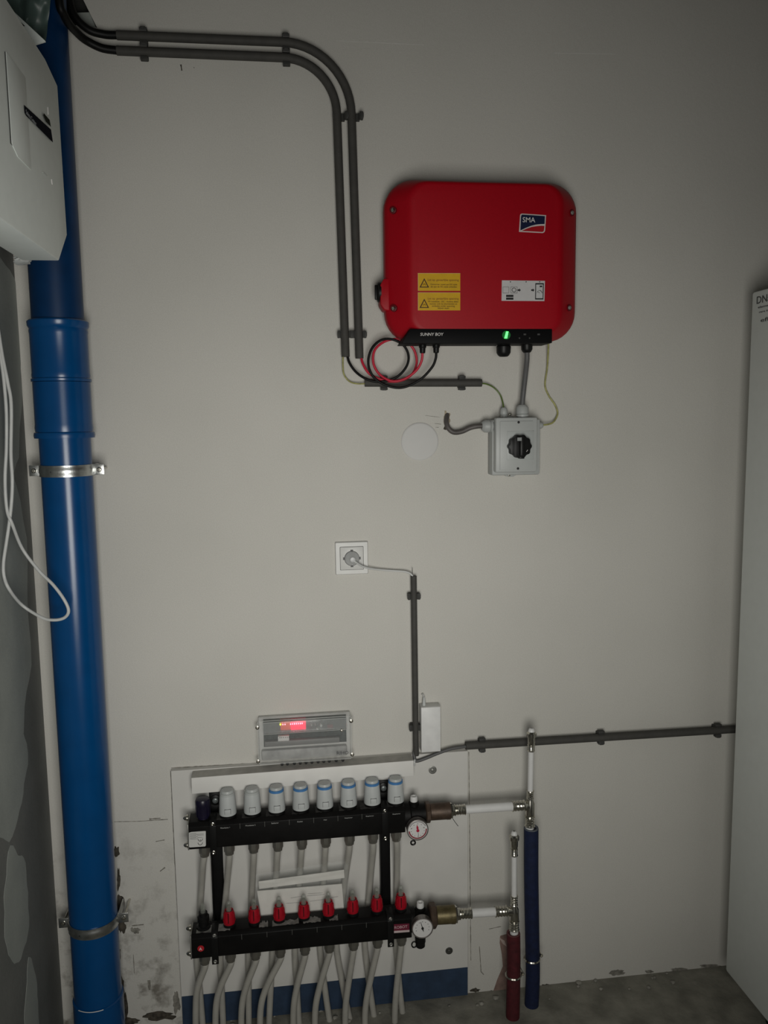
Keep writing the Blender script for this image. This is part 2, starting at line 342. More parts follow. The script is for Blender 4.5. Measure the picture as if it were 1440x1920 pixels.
def pipe_clamp(z, label, tilt):
    loc = Vector((PXc, -PD, z)); t = thing('pipe_clamp', label, 'pipe clamp', loc, 'steel clamps on the blue drain pipe')
    bm = B(); h = .0125; r0, r1 = PR+.0008, PR+.0028; prof = [(-h, r0), (-h, r1), (-h*.55, r1), (-h*.3, r1+.0012), (h*.3, r1+.0012), (h*.55, r1), (h, r1), (h, r0)]
    n = 40; rings = []
    for i in range(n+1):
        a = -PI*.02+PI*1.04*i/n
        rings.append([bm.verts.new(loc+Vector((r*math.cos(a), -r*math.sin(a), q))) for q, r in prof])
    for i in range(n):
        for k in range(len(prof)): bm.faces.new((rings[i][k], rings[i+1][k], rings[i+1][(k+1) % len(prof)], rings[i][(k+1) % len(prof)]))
    bm.faces.new(rings[0]); bm.faces.new(rings[-1])
    obj('band', bm, M_steel, t)
    for s in (1, -1):
        bm = B(); x0 = PXc+s*(PR+.001); rbox(bm, (x0+s*.0015, -PD+.034-.004, z), (.003, .062, .024), .0008)
        rbox(bm, (x0+s*.0125, -PD+.0, z), (.025, .003, .024), .001); obj('ear', bm, M_steel, t)
        bm = B(); tube(bm, [(x0+s*.0145, -PD-.006, z), (x0+s*.0145, 0, z)], .0028, 8, smooth=False)
        screw(bm, (x0+s*.0145, -PD-.0015, z), Yn, .0055, .004); obj('screw', bm, M_nickel, t)
    bm = B(); lathe(bm, (PXc-.02, -PD-math.sqrt(r1*r1-.0004)-.0004, z-.001), Yn, [(0, .0018), (.0012, .0018)], 10); obj('rivet_hole', bm, M_dark, t)
pipe_clamp(P(128, 884, PD+PR).z, 'galvanised clamp around the blue pipe just below its coupling', 0)
pipe_clamp(P(172, 1752, PD+PR).z, 'galvanised clamp low on the blue pipe, beside the manifold board', 0)
# ------------------------------------------------------------------ conduits, hoses, clips
G_con = 'grey conduits on the wall'
def conduit(pts, r, label, n=10, nm='conduit'):
    a = Vector(pts[0]); bm = B(); tube(bm, pts, r, 20, n)
    return tag(obj(nm, bm, M_conduit, loc=a), label, 'conduit', G_con)
dC = .021
def pxs(l, d): return [P(x, y, d) for x, y in l]
def arc_path(A, Bp, Cp, r, n=14):
    """A -> corner Bp -> Cp with a rounded corner of radius r"""
    A, Bp, Cp = map(Vector, (A, Bp, Cp)); u = (A-Bp).normalized(); v = (Cp-Bp).normalized(); ang = u.angle(v); l = r/math.tan(ang/2)
    c = Bp+(u+v).normalized()*(r/math.sin(ang/2)); s = Bp+u*l-c; e = Bp+v*l-c; th = s.angle(e)
    return [A]+[c+(s*math.sin(th*(1-i/n))+e*math.sin(th*i/n))/math.sin(th) for i in range(n+1)]+[Cp]
rC = .0098
pO = arc_path(P(219, 66, dC), P(655, 84, dC), P(674, 672, dC), .152)
pI = arc_path(P(219, 95, dC), P(628, 112, dC), P(648, 669, dC), .118)
for pts, lab in ((pO, 'outer of the two bent grey conduits from the ceiling to the inverter cables'), (pI, 'inner of the two bent grey conduits, nearer the left wall')):
    bm = B(); tube(bm, pts, rC, 20, smooth=False); tag(obj('conduit', bm, M_conduit, loc=pts[0]), lab, 'conduit', G_con)
conduit([P(684, 718, dC), P(903, 718, dC)], .0092, 'short horizontal grey conduit under the cable coil')
conduit([P(775.5, 1080, dC), P(780, 1416, dC)], .0077, 'thin vertical grey conduit below the wall socket')
conduit([P(873, 1398.5, dC), P(1400, 1366, dC)], .0100, 'long horizontal grey conduit running behind the white cabinet')
for a, b in (((684, 718), (684.6, 718)),):
    pass
def hose(pts, r, m, name, label, cat, group=None, seg=14, n=8):
    a = Vector(pts[0]); bm = B(); tube(bm, pts, r, seg, n); return tag(obj(name, bm, m, loc=a), label, cat, group)
hose([P(221, 66, dC), P(195, 64.5, .022), P(165, 55, .03), P(138, 27, .035), P(127, -15, .035), P(122, -60, .03)], .0085, M_hose, 'flexible_hose', 'upper right black flexible hose curving up into the gap', 'hose', 'black hoses in the upper left corner')
hose([P(221, 95, dC), P(190, 90, .026), P(160, 75, .040), P(143, 60, .066), P(128, 43, .105), P(119, 26, .125), P(112, 8, .135), P(107, -60, .14)], .0085, M_hose, 'flexible_hose', 'lower left black flexible hose curving up beside the blue pipe', 'hose', 'black hoses in the upper left corner')
# clip prototype for a vertical conduit
def make_clip(loc, r, label):
    t = thing('conduit_clip', label, 'conduit clip', loc, 'grey snap clips holding the conduits'); x, y, z = loc
    bm = B(); rbox(bm, (x, (y+r+0)/2, z), (.022, max(.004, -(y+r)), .014), .001); obj('clip_base', bm, M_clip, t)
    for s in (1, -1):
        bm = B(); prof = []
        n = 10
        for i in range(n+1):
            a = PI/2-s*0 ; th = math.radians(95-150*i/n); prof.append((r+.0003, th))
        rr = [r+.0003, r+.0033]; vs = []
        for i in range(n+1):
            th = math.radians(90-118*i/n)
            vs.append([Vector((x+s*q*math.cos(th), y+q*math.sin(th), z)) for q in rr])
        for i in range(n):
            a, b, c, d = vs[i][0], vs[i][1], vs[i+1][1], vs[i+1][0]
            lo = [bm.verts.new(p-Vector((0, 0, .0075))) for p in (a, b, c, d)]; hi = [bm.verts.new(p+Vector((0, 0, .0075))) for p in (a, b, c, d)]
            bm.faces.new(lo); bm.faces.new(hi)
            for k in range(4): bm.faces.new((lo[k], lo[(k+1) % 4], hi[(k+1) % 4], hi[k]))
        rbox(bm, (x+s*(r+.0052), y+.001, z), (.0055, .013, .0165), .0012)
        rbox(bm, (x+s*(r+.0072), y-.003, z), (.003, .008, .010), .0008)
        obj('jaw', bm, M_clip, t)
    return t
clips = {}
def clip(px, py, r, ang, label, d=dC):
    loc = P(px, py, d); key = round(r, 4)
    if key not in clips: clips[key] = make_clip(loc, r, label); o = clips[key]
    else: o = dup(clips[key], loc); o['label'] = label
    o.location = loc; o.rotation_euler = (0, ang, 0)
H_ = PI/2
clip(269, 68.2, rC, H_+.0, 'grey clip on the upper horizontal conduit near the black hoses')
clip(270, 97.5, rC, H_, 'grey clip on the lower horizontal conduit near the black hoses')
clip(536, 79.5, rC, H_, 'grey clip on the upper conduit just before its bend')
clip(537, 107.5, rC, H_, 'grey clip on the lower conduit just before its bend')
clip(638.5, 216.5, rC, 0, 'left grey clip of the pair just below the conduit bend')
clip(666.5, 216.5, rC, 0, 'right grey clip of the pair just below the conduit bend')
clip(647, 627, rC, 0, 'left grey clip of the pair above the conduit ends')
clip(673, 627, rC, 0, 'right grey clip of the pair above the conduit ends')
clip(720, 718, .0092, H_, 'grey clip under the red and black cable coil')
clip(866, 718, .0092, H_, 'grey clip at the right end of the short conduit')
clip(776, 1118, .0077, 0, 'grey clip near the top of the thin vertical conduit')
clip(779, 1364, .0077, 0, 'grey clip beside the small white adapter box')
clip(904, 1396.5, .0100, H_, 'grey clip near the left end of the long conduit')
clip(1127, 1382.5, .0100, H_, 'grey clip midway along the long conduit')
clip(1346, 1369.5, .0100, H_, 'grey clip of the long conduit next to the white cabinet')
# ------------------------------------------------------------------ inverter
i0 = P(722, 488, .07); i1 = P(1081, 488, .07); zt_ = P(900, 337, .08).z; zb_ = P(900, 640, .08).z
ix0, ix1 = i0.x, i1.x; icx, icz = (ix0+ix1)/2, (zt_+zb_)/2; hw, hh = (ix1-ix0)/2, (zt_-zb_)/2
inv = thing('solar_inverter', 'red wall inverter with a black lower strip and green light', 'inverter', (icx, 0, zb_))
def rr(cx, cz, hw, hh, r, y, n=8):
    o = []
    for (sx, sz, a0) in ((1, 1, 0), (-1, 1, PI/2), (-1, -1, PI), (1, -1, 3*PI/2)):
        for i in range(n+1):
            a = a0+PI/2*i/n; o.append(Vector((cx+sx*(hw-r)+r*math.cos(a), y, cz+sz*(hh-r)+r*math.sin(a))))
    return o
def loft(bm, rings):
    vr = [[bm.verts.new(p) for p in r] for r in rings]; n = len(vr[0])
    for i in range(len(vr)-1):
        for k in range(n): bm.faces.new((vr[i][k], vr[i][(k+1) % n], vr[i+1][(k+1) % n], vr[i+1][k]))
    bm.faces.new(vr[0]); bm.faces.new(vr[-1]); return bm
bm = B(); loft(bm, [rr(icx, icz, hw-.012, hh-.012, .05, y) for y in (-.001, -.036)]); obj('back_housing', bm, mat('inverter_back', (.16, .16, .16), .5), inv)
def iring(ix, iz, r, d, sh=0): return rr(icx+sh*.2, icz+(0), hw-ix, hh-iz, r, -d)
bm = B()
prof = [(.006, .006, .062, .034), (.0, .0, .068, .040), (0, 0, .068, .060), (.002, .001, .067, .069), (.010, .003, .063, .077), (.028, .008, .054, .093), (.044, .013, .046, .107), (.050, .015, .043, .1115), (.056, .018, .040, .1143), (.064, .023, .037, .1155)]
loft(bm, [iring(*p) for p in prof]); obj('front_cover', bm, M_red, inv)
dF = .1155
# black strip
bz1 = P(900, 617, dF+.004).z; bz0 = P(900, 643.5, dF+.004).z
xa, xb, xc = P(753, 644, dF).x, P(768, 617, dF).x, P(1034, 630, dF).x
bm = B(); prism(bm, [(xa, -dF-.005, bz0), (xc, -dF-.005, bz0), (xc, -dF-.005, bz1), (xb, -dF-.005, bz1)], (0, .075, 0), .0012)
obj('front_strip', bm, mat('strip_black', (.004, .004, .0045), .6, spec=.15), inv)
dS = dF+.0056
textpx('SUNNY BOY', 788, 629.5, 831, dS, M_print, inv, wide=True, skew=.12)
bm = B(); prism(bm, pxs(((945.5, 634.5), (949, 621.5), (953.5, 621.5), (951, 634.5)), dS+.0008), (0, .001, 0)); obj('status_light', bm, mat('green_led', (.1, .9, .3), .3, emit=(.12, 1, .16), es=2.2), inv, label='glowing green status light')
bm = B(); lathe(bm, P(949.3, 628.3, dS), Yn, [(0, .0098), (.0004, .0098)], 24); obj('light_halo', bm, mat('halo_green', (.0, .08, .012), .5, emit=(0, .30, .035), es=.22), inv, label='painted green glow around the status light')  # faintly glowing disc painted as the halo of the green light
M_dim = mat('print_dim', (.06, .06, .06), .6)
for x, y in ((984, 627), (1010, 627)):
    bm = B(); rbox(bm, P(x, y, dS), (.006, .0004, .0035), 0); obj('status_symbol', bm, M_dim, inv)
for x, y in ((956, 628), (974, 634), (993, 634)):
    bm = B(); rbox(bm, P(x, y, dS), (.003, .0004, .003), 0); obj('status_symbol', bm, M_dim, inv)
# cover screws
for x, y, d in ((737, 394, .090), (738, 578, .091), (1072, 399, .087), (1067, 577, .093)):
    p = P(x, y, d); ax = Vector(((-.55 if x < 900 else .55), -1, 0))
    bm = B(); lathe(bm, p, ax, [(-.004, .008), (.0015, .0078), (.002, .006), (.001, .005)], 20); obj('screw_rim', bm, mat('red_rim', (.12, .002, .006), .5), inv)
    bm = B(); screw(bm, p+ax.normalized()*.001, ax, .0046, .003); obj('cover_screw', bm, M_nickel if x < 900 else mat('cover_screw_dull', (.25, .24, .22), .6, metal=.3), inv)
# side switch with its red boss
bm = B(); prism(bm, [(ix0+.02, -.030, P(712, 522, .06).z), (ix0-.004, -.030, P(712, 524, .06).z), (ix0-.0125, -.030, P(712, 536, .06).z), (ix0-.0125, -.030, P(712, 572, .06).z), (ix0-.004, -.030, P(712, 583, .06).z), (ix0+.02, -.030, P(712, 586, .06).z)], (0, -.044, 0), .003)
obj('switch_boss', bm, M_red, inv)
bm = B(); pz = P(712, 548, .055); lathe(bm, (ix0-.010, -.053, pz.z), -Xp, [(0, .023), (.005, .023), (.0075, .02), (.008, 0)], 24); rbox(bm, (ix0-.02, -.053, pz.z), (.006, .008, .034), .002); obj('disconnect_knob', bm, M_black, inv)
# logo
dL = dF+.0004
q = lambda l: [(920+x/7.3875, 380+y/7.385) for x, y in l]
lo = decal('logo_plate', q([(425, 153), (440, 151), (768, 173), (754, 385), (745, 408), (722, 421), (392, 404), (407, 180), (411, 162)]), dL+.0003, mat('logo_white', (.62, .55, .53), .4), inv)
decal('logo_field', q([(430, 168), (440, 165), (752, 186), (747, 295), (690, 297), (630, 303), (560, 320), (490, 348), (412, 384), (421, 188)]), dL+.0007, M_navyp, inv)
decal('logo_wave', q([(745, 322), (738, 385), (730, 400), (715, 406), (430, 390), (500, 360), (570, 336), (640, 325), (700, 320)]), dL+.0007, mat('logo_red', (.38, .006, .012), .4), inv)
textpx('SMA', 980, 416.5, 1003.5, dL+.0011, M_print, inv)
# warning stickers
M_wtxt = mat('sticker_text', (.05, .02, .005), .6)
for (y0, y1, lines) in ((512.0, 545.3, [('Let op: gevaarlijke spanning', 802, 526.5, 860), ('Omvormer zowel aan DC-zijde', 807, 534.5, 857), ('als aan de AC-zijde scheiden', 807.5, 539, 856.5)]),
                        (548.2, 582.0, [('Let op: gevaarlijke spanning', 802, 561.5, 860), ('PV installatie - DC - Actieve delen', 803, 566.8, 859.5), ('kunnen ook na uitschakelen en', 806, 571, 857), ('ontladen onder spanning', 810, 575.2, 852.5), ('blijven staan', 821, 579.2, 842)])):
    decal('warning_sticker', ((783.4, y0), (863, y0+.2), (863, y1), (783.8, y1)), dL+.0003, M_yel, inv)
    decal('sticker_border', ((783.4, y0), (863, y0+.2), (863, y0+1), (784.2, y0+.9), (784.5, y1), (783.6, y1)), dL+.0006, mat('sticker_edge', (.62, .42, .16), .5), inv)
    yb = y1-6.2 if y0 < 530 else y1-4.6
    for tri, mm, dd in (([(795.5, yb-17.5), (804.5, yb), (786.5, yb)], M_wtxt, .0007), ([(795.5, yb-13.8), (801.5, yb-1.7), (789.5, yb-1.7)], M_yel, .0010)):
        decal('warning_triangle', tri, dL+dd, mm, inv)
    bm = B()
    for k in range(7):
        a = PI*k/6; s0 = Vector((795.5, yb-4.3, 0)); e = (s0.x+3.6*math.cos(a), s0.y-4.2*math.sin(a))
        tube(bm, [P(s0.x+1.3*math.cos(a), s0.y-1.3*math.sin(a), dL+.0013), P(e[0], e[1], dL+.0013)], .0003, 4, smooth=False)
    obj('warning_symbol', bm, M_wtxt, inv)
    for s, x, y, x1 in lines: textpx(s, x, y, x1, dL+.0007, M_wtxt if not s.startswith('Let') else mat('sticker_heading', (.20, .075, .008), .6), inv, wide=True)
# white pictogram sticker (code square left out)
decal('instruction_sticker', ((941, 525.6), (1021.8, 526.6), (1020.8, 564.6), (940.4, 564.0)), dL+.0003, mat('sticker_white', (.56, .55, .55), .5), inv)
bm = B(); e = dL+.0007
def frame(bm, x0, y0, x1, y1, th, d=e, r=0):
    for a, b in (((x0, y0), (x1, y0)), ((x1, y0), (x1, y1)), ((x1, y1), (x0, y1)), ((x0, y1), (x0, y0))): tube(bm, [P(*a, d), P(*b, d)], th, 4, smooth=False)
frame(bm, 943, 538, 954, 549.5, .0003); frame(bm, 957.8, 538, 969.8, 549.5, .0003)
for k in range(16): tube(bm, [P(963.8+3.8*math.cos(k*PI/8), 543.7+3.8*math.sin(k*PI/8), e), P(963.8+3.8*math.cos((k+1)*PI/8), 543.7+3.8*math.sin((k+1)*PI/8), e)], .0006, 4, smooth=False)
for x in (957, 986.5, 1012): lathe(bm, P(x, 528.6, dL+.0005), Yn, [(0, .0013), (.0004, .0013)], 8)
obj('pictogram', bm, M_dark, inv, smooth=False)
for x in (970.5, 996): decal('arrow', ((x, 542.6), (x+3, 542.6), (x+3, 540.8), (x+6, 544), (x+3, 547.2), (x+3, 545.4), (x, 545.4)), e, M_dark, inv)
decal('black_badge', ((949, 552.8), (962.7, 552.8), (962.7, 556.8), (949, 556.8)), e, M_dark, inv); decal('black_badge', ((949, 558), (962.7, 558), (962.7, 562), (949, 562)), e, M_dark, inv)
decal('phone_outline', ((1003.8, 531), (1019.8, 531), (1018.8, 561.6), (1003.4, 561.6)), e, M_dark, inv); decal('phone_screen', ((1005.2, 533.4), (1018, 533.4), (1017.4, 559.2), (1005, 559.2)), e+.0003, mat('phone_white', (.55, .55, .55), .5), inv)
bm = B()
for k in range(8): tube(bm, [P(1011.6+4.8*math.cos(PI*k/8), 549.5-4.8*math.sin(PI*k/8), e+.0006), P(1011.6+4.8*math.cos(PI*(k+1)/8), 549.5-4.8*math.sin(PI*(k+1)/8), e+.0006)], .0007 if k < 4 else .0003, 4, smooth=False)
tube(bm, [P(1012, 549.5, e+.0006), P(1008, 546.8, e+.0006)], .0004, 4, smooth=False); rbox(bm, P(1014.3, 537, e+.0006), (.006, .0003, .0035)); obj('phone_gauge', bm, M_dark, inv)
# connectors and glands under the inverter
dK = .075
for x, y0, y1 in ((792.5, 638, 662.5), (818, 638, 662)):
    a, b = P(x, y0, dK), P(x-.3, y1, dK); l = (a-b).length
    bm = B(); lathe(bm, a, b-a, [(0, .0088), (l*.55, .0088), (l*.6, .0072), (l*.95, .0066), (l, .005)], 16); obj('plug_connector', bm, M_black, inv)
def gland(bm, a, b, R):
    a, b = Vector(a), Vector(b); l = (b-a).length; lathe(bm, a, b-a, [(0, R*.8), (l*.2, R*.8), (l*.2, R*1.02), (l*.32, R*1.05), (l*.36, R*.92), (l*.42, R*1.05), (l*.78, R*1.02), (l*.93, R*.8), (l, R*.6), (l*.96, R*.5)], 12); return bm
obj('cable_gland', gland(B(), P(944.5, 637, dK), P(944, 668.5, dK), .0168), M_black, inv)
obj('cable_gland', gland(B(), P(987.5, 634, dK), P(988, 661.5, dK), .0132), M_black, inv)
# ------------------------------------------------------------------ cables round the inverter
def D(pts): return [P(*p) for p in pts]
G_c = 'cables under the inverter'
hose(D([(651, 664, .022), (655, 680, .024), (668, 698, .028), (688, 711, .036), (712, 716, .040), (742, 708, .044), (761, 689, .046), (766, 668, .046), (757, 648, .045), (736, 636.5, .045), (714, 638, .046), (697, 654, .047), (690.5, 678, .047), (697, 702, .048), (718, 720, .050), (752, 727, .054), (786, 713, .060), (809, 690, .068), (817, 672, .074), (817.8, 656, .075)]), .0030, M_hose, 'cable', 'black cable looping once from the left conduit to the inverter', 'cable', G_c, 10)
hose(D([(677, 666, .022), (680, 681, .026), (692, 700, .030), (716, 712, .033), (745, 715, .034), (770, 704, .036), (781, 683, .037), (778, 660, .037), (766, 644, .037), (746, 636, .037), (722, 640, .037), (703, 656, .038), (700, 680, .038), (711, 701, .040), (733, 714, .046), (757, 711, .054), (779, 696, .064), (790, 678, .072), (792.5, 658, .075)]), .0030, M_wred, 'cable', 'red cable looping once from the right conduit to the inverter', 'cable', G_c, 10)
hose(D([(643.5, 664, .018), (643, 684, .017), (645, 702, .014), (655, 715, .012), (670, 719.5, .015), (690, 719, .02)]), .0018, M_wyg, 'earth_wire', 'yellow-green wire between the vertical and the short horizontal conduit', 'wire', 'earth wires', 8)
hose(D([(898, 719, .02), (912, 720, .017), (926, 727, .012), (937, 739, .012), (942, 752, .018), (945, 768, .03)]), .0018, M_green, 'earth_wire', 'green wire from the short conduit into the switch box', 'wire', 'earth wires', 8)
hose(D([(1028, 640, .05), (1028, 655, .03), (1026, 690, .012), (1022, 722, .008), (1029, 742, .008), (1041, 760, .010), (1045.5, 776, .012), (1038, 791, .018), (1026, 796, .024), (1012, 797, .03)]), .0022, M_wyg, 'earth_wire', 'yellow-green wire curving right of the switch box', 'wire', 'earth wires', 8)
hose(D([(988, 655, .075), (988, 675, .072), (985.5, 700, .058), (982, 730, .046), (979.5, 755, .042), (979, 772, .042)]), .0062, M_gcable, 'cable', 'thick grey cable from the inverter down into the switch box', 'cable', G_c, 12)
hose(D([(839, 776, -.01), (838, 781, .006), (837, 791, .014), (841, 803, .020), (851, 810.5, .022), (866, 809, .024), (882, 802, .028), (897, 799, .032), (910, 799, .034)]), .0060, mat('brown_cable', (.09, .08, .075), .5, var=.3), 'cable', 'thick grey cable from the wall hole into the switch box', 'cable', G_c, 12)
chip(838, 784, 7, 11, mat('raw_plaster', (.34, .29, .21), .9, var=.3), 3.3, 'wall_hole'); chip(835, 803, 3, 3.5, M_hole, 8.1, 'wall_hole', .0016)
chip(838.5, 779, 4, 5, M_hole, 4.4, 'wall_hole', .0024)
# ------------------------------------------------------------------ switch box
M_box = mat('switch_grey', (.39, .405, .395), .45, var=.03); M_box2 = mat('switch_lid_grey', (.43, .445, .435), .4, var=.02)
s0, s1 = P(920, 787, .028), P(1009, 889, .028)
sb = thing('switch_box', 'grey isolator box with a black rotary knob below the inverter', 'switch box', ((s0.x+s1.x)/2, 0, s1.z))
bm = B(); span(bm, (s0.x, 0, s1.z), (s1.x, -.042, s0.z), .004); obj('box_base', bm, M_box, sb)
l0, l1 = P(930, 783, .066), P(1008, 885, .066)
bm = B(); span(bm, (l0.x, -.040, l1.z), (l1.x, -.064, l0.z), .005); obj('box_lid', bm, M_box2, sb)
bm = B(); span(bm, tuple(P(938, 790, .0665)), (P(999, 880, .0665).x, -.0635, P(999, 880, .0665).z), .0008); obj('lid_panel', bm, M_box2, sb)
bm = B(); span(bm, tuple(P(951, 808.5, .0675)), (P(1001, 862, .0675).x, -.0640, P(1001, 862, .0675).z), .0006); obj('knob_plate', bm, mat('plate_grey', (.41, .43, .42), .4), sb)
bm = B(); prism(bm, [(P(936, 886, .02).x, -.003, s1.z+.004), (P(953, 893, .02).x, -.003, P(953, 894, .02).z), (P(962, 893, .02).x, -.003, P(953, 894, .02).z), (P(976, 886, .02).x, -.003, s1.z+.004)], (0, -.018, 0), .001)
prism(bm, [(P(940, 780, .02).x, -.003, s0.z-.002), (P(945, 780, .02).x, -.003, s0.z+.008), (P(962, 780, .02).x, -.003, s0.z+.008), (P(970, 780, .02).x, -.003, s0.z-.002)], (0, -.018, 0), .001); obj('mounting_tab', bm, M_box, sb)
for x, y in ((954.5, 890.5), (956.5, 777)): obj('fixing_screw', screw(B(), P(x, y, .0205), Yn, .0036, .0025), M_nickel, sb)
for x, y in ((972.3, 791.8), (971, 878.5)): obj('lid_screw', lathe(B(), P(x, y, .0665), Yn, [(0, .0030), (.0012, .0030), (.0014, .0022), (.0006, .0018)], 12), M_dark, sb)
kc = P(976.5, 837, .088)
bm = B(); n = 80; top = []
for k in range(n):
    a = 2*PI*k/n; r = .0272+.0014*math.cos(10*a); top.append(Vector((kc.x+r*math.cos(a), -.067, kc.z+r*math.sin(a))))
prism(bm, top, (0, -.019, 0), .0006); rbox(bm, (kc.x+.002, -.091, kc.z), (.011, .012, .046), .003); rbox(bm, (kc.x+.004, -.078, kc.z-.0268), (.012, .018, .006), .0015); obj('rotary_knob', bm, M_black, sb)
bm = B(); rbox(bm, P(974, 823.5, .0975), (.0105, .001, .008), 0); obj('knob_marker', bm, mat('marker_grey', (.26, .27, .27), .5), sb)
bm = B(); tube(bm, [P(987, 847, .0868), P(989.5, 843.5, .0868)], .0007, 6, smooth=False); obj('knob_mark', bm, M_print, sb)
for a, b, R in (((945, 786, .028), (944.5, 764, .028), .0088), ((979.5, 786, .040), (979, 759, .040), .0152), ((927, 799, .034), (903, 799, .034), .0150), ((1006, 797, .03), (1018, 797.5, .03), .0080)):
    obj('cable_gland', gland(B(), P(*a), P(*b), R), M_box, sb)
# ------------------------------------------------------------------ wall socket + plug
c = P(659, 1045.5, 0); so = thing('wall_socket', 'white square wall socket with a plug in it', 'socket', c)
bm = B(); o4 = rr(c.x, c.z, .0405, .0405, .002, 0, 2)
loft(bm, [rr(c.x, c.z, .0405, .0405, .002, 0, 3), rr(c.x, c.z, .0405, .0405, .002, -.007, 3), rr(c.x, c.z, .0390, .0390, .002, -.0095, 3), rr(c.x, c.z, .0290, .0290, .0015, -.0095, 3)]); obj('socket_frame', bm, M_white, so)
bm = B(); loft(bm, [rr(c.x, c.z, .0292, .0292, .0018, -.0093, 3), rr(c.x, c.z, .0292, .0292, .0018, -.0098, 3)]); obj('shadow_gap', bm, M_dark, so)
bm = B(); loft(bm, [rr(c.x, c.z, .0283, .0283, .0018, -.009, 3), rr(c.x, c.z, .0283, .0283, .0018, -.0108, 3), rr(c.x, c.z, .0275, .0275, .0018, -.0115, 3)]); obj('socket_plate', bm, M_white, so)
bm = B(); lathe(bm, Vector((c.x, -.0112, c.z)), Yn, [(0, .0188), (.0008, .0188)], 36)
for a in (0, PI/2, PI, 3*PI/2): rbox(bm, (c.x+.0185*math.cos(a), -.0117, c.z+.0185*math.sin(a)), (.0065, .0012, .0065), 0)
obj('socket_well', bm, mat('socket_dark', (.06, .06, .06), .5), so)
pl = thing('plug', 'pale round plug in the wall socket with its thin white cord', 'plug', Vector((c.x, -.013, c.z)))
bm = B(); lathe(bm, Vector((c.x, -.0122, c.z+.0005)), Yn, [(0, .0172), (.003, .0178), (.006, .0165), (.012, .011), (.02, .008), (.024, .006), (.025, 0)], 30); rbox(bm, (c.x, -.018, c.z), (.004, .006, .03), .001); obj('plug_body', bm, mat('plug_grey', (.48, .49, .49), .35, var=.1), pl)
pc = [Vector((c.x+.001, -.034, c.z-.001))]+D([(667, 1054, .034), (680, 1062, .026), (700, 1067, .018), (735, 1070, .014), (760, 1072, .016), (771, 1077, .020), (775.5, 1085, .021)])
obj('cord', tube(B(), pc, .0023, 10), M_cord, pl)
hose(D([(773, 1064, .012), (773.5, 1082, .018)]), .0005, M_dark, 'cut_wire', 'short thin wire end poking out of the vertical conduit', 'wire', n=1)
# ------------------------------------------------------------------ small adapter box
a, b = P(789.5, 1327, .034), P(826.5, 1409, .034); ad = thing('adapter_box', 'small upright white box beside the thin grey conduit', 'adapter', ((a.x+b.x)/2, 0, b.z))
bm = B(); span(bm, (a.x, -.001, b.z), (b.x, -.033, a.z), .0012); obj('case', bm, M_white, ad)
bm = B(); rbox(bm, ((a.x+b.x)/2, -.0335, (a.z+b.z)/2), (b.x-a.x-.0016, .002, a.z-b.z-.0016), .0006); obj('front_panel', bm, mat('adapter_white', (.70, .70, .69), .4), ad)
bm = B(); cc = P(795, 1322, .018); lathe(bm, Vector((cc.x, cc.y, a.z-.002)), Zp, [(0, .0045), (.008, .0042), (.018, .0028), (.024, .0018)], 12); obj('strain_relief', bm, M_lgrey, ad)
hose([Vector((cc.x, cc.y, a.z+.018)), Vector((cc.x-.001, -.010, a.z+.026)), Vector((cc.x-.003, -.002, a.z+.024))], .0016, M_cord, 'cord_stub', 'thin white cord stub above the small white box', 'cord', n=6)
# ------------------------------------------------------------------ mounting board, blue strip, cover ledge
dB = .016
bx0, bx1 = P(323, 1500, dB).x, P(877, 1600, dB).x; bzt = P(600, 1427, dB).z; bzb = P(600, 1842, dB).z
tag(obj('mounting_board', span(B(), (bx0, -.0005, bzb), (bx1, -dB, bzt), .0006), M_board, loc=(bx0, 0, bzb), smooth=False), 'large white board on the wall behind the heating manifolds', 'board')
M_bstrip = mat('blue_strip', (.020, .040, .078), .7, var=.2, scale=30, bump=.2)
tag(obj('edge_strip', span(B(), (P(341, 1880, .012).x, -.0006, .004), (P(877, 1840, .012).x, -.012, bzb-.0005), .0005), M_bstrip, loc=(bx0, 0, 0), smooth=False), 'dark blue strip between the white board and the floor', 'strip')
lg = thing('cover_ledge', 'white L-shaped cover strip above the row of valve heads', 'cover strip', (P(359, 1457, .055).x, -.02, P(359, 1470, .055).z))
lx0, lx1, lzt = P(359, 1457, .055).x, P(775, 1425, .055).x, P(560, 1441.8, .055).z; lzb = P(560, 1470.8, .055).z
bm = B(); prism(bm, [(lx0, -.055, lzt-.0060), (lx1, -.055, lzt-.0003), (lx1, -.055, lzt+.0022), (lx0, -.055, lzt-.0035)], (0, .055-dB-.0004, 0)); obj('ledge_top', bm, mat('ledge_top_shaded', (.40, .39, .36), .7, var=.15), lg)  # top coloured darker than the front, its shade painted in
bm = B(); prism(bm, [(lx0, -.0578, lzb-.0035), (lx1, -.0578, lzb+.0022), (lx1, -.0578, lzt+.0024), (lx0, -.0578, lzt-.0033)], (0, .0025, 0), .0004); obj('ledge_front', bm, mat('ledge_white', (.70, .69, .66), .5, var=.02), lg)
def fixing(x, y, d, R, label, m=M_nickel):
    p = P(x, y, d); t = thing('fixing_screw', label, 'screw', p, 'washered screws in the white board')
    obj('washer', lathe(B(), p, Yn, [(-.0005, R), (.0012, R), (.0016, R*.9), (.0014, R*.55)], 24), m, t)
    bm = B(); screw(bm, p-Vector((0, .0012, 0)), Yn, R*.5, .003); obj('screw_head', bm, m, t)
M_zn = mat('dull_zinc', (.30, .30, .28), .45, metal=.8, var=.3)
fixing(811, 1443.5, dB, .0105, 'washered screw in the board right of the white ledge', M_zn); fixing(842, 1782.5, dB, .0098, 'dark washered screw at the lower right of the board', mat('dark_zinc', (.12, .12, .11), .5, metal=.8, var=.3))
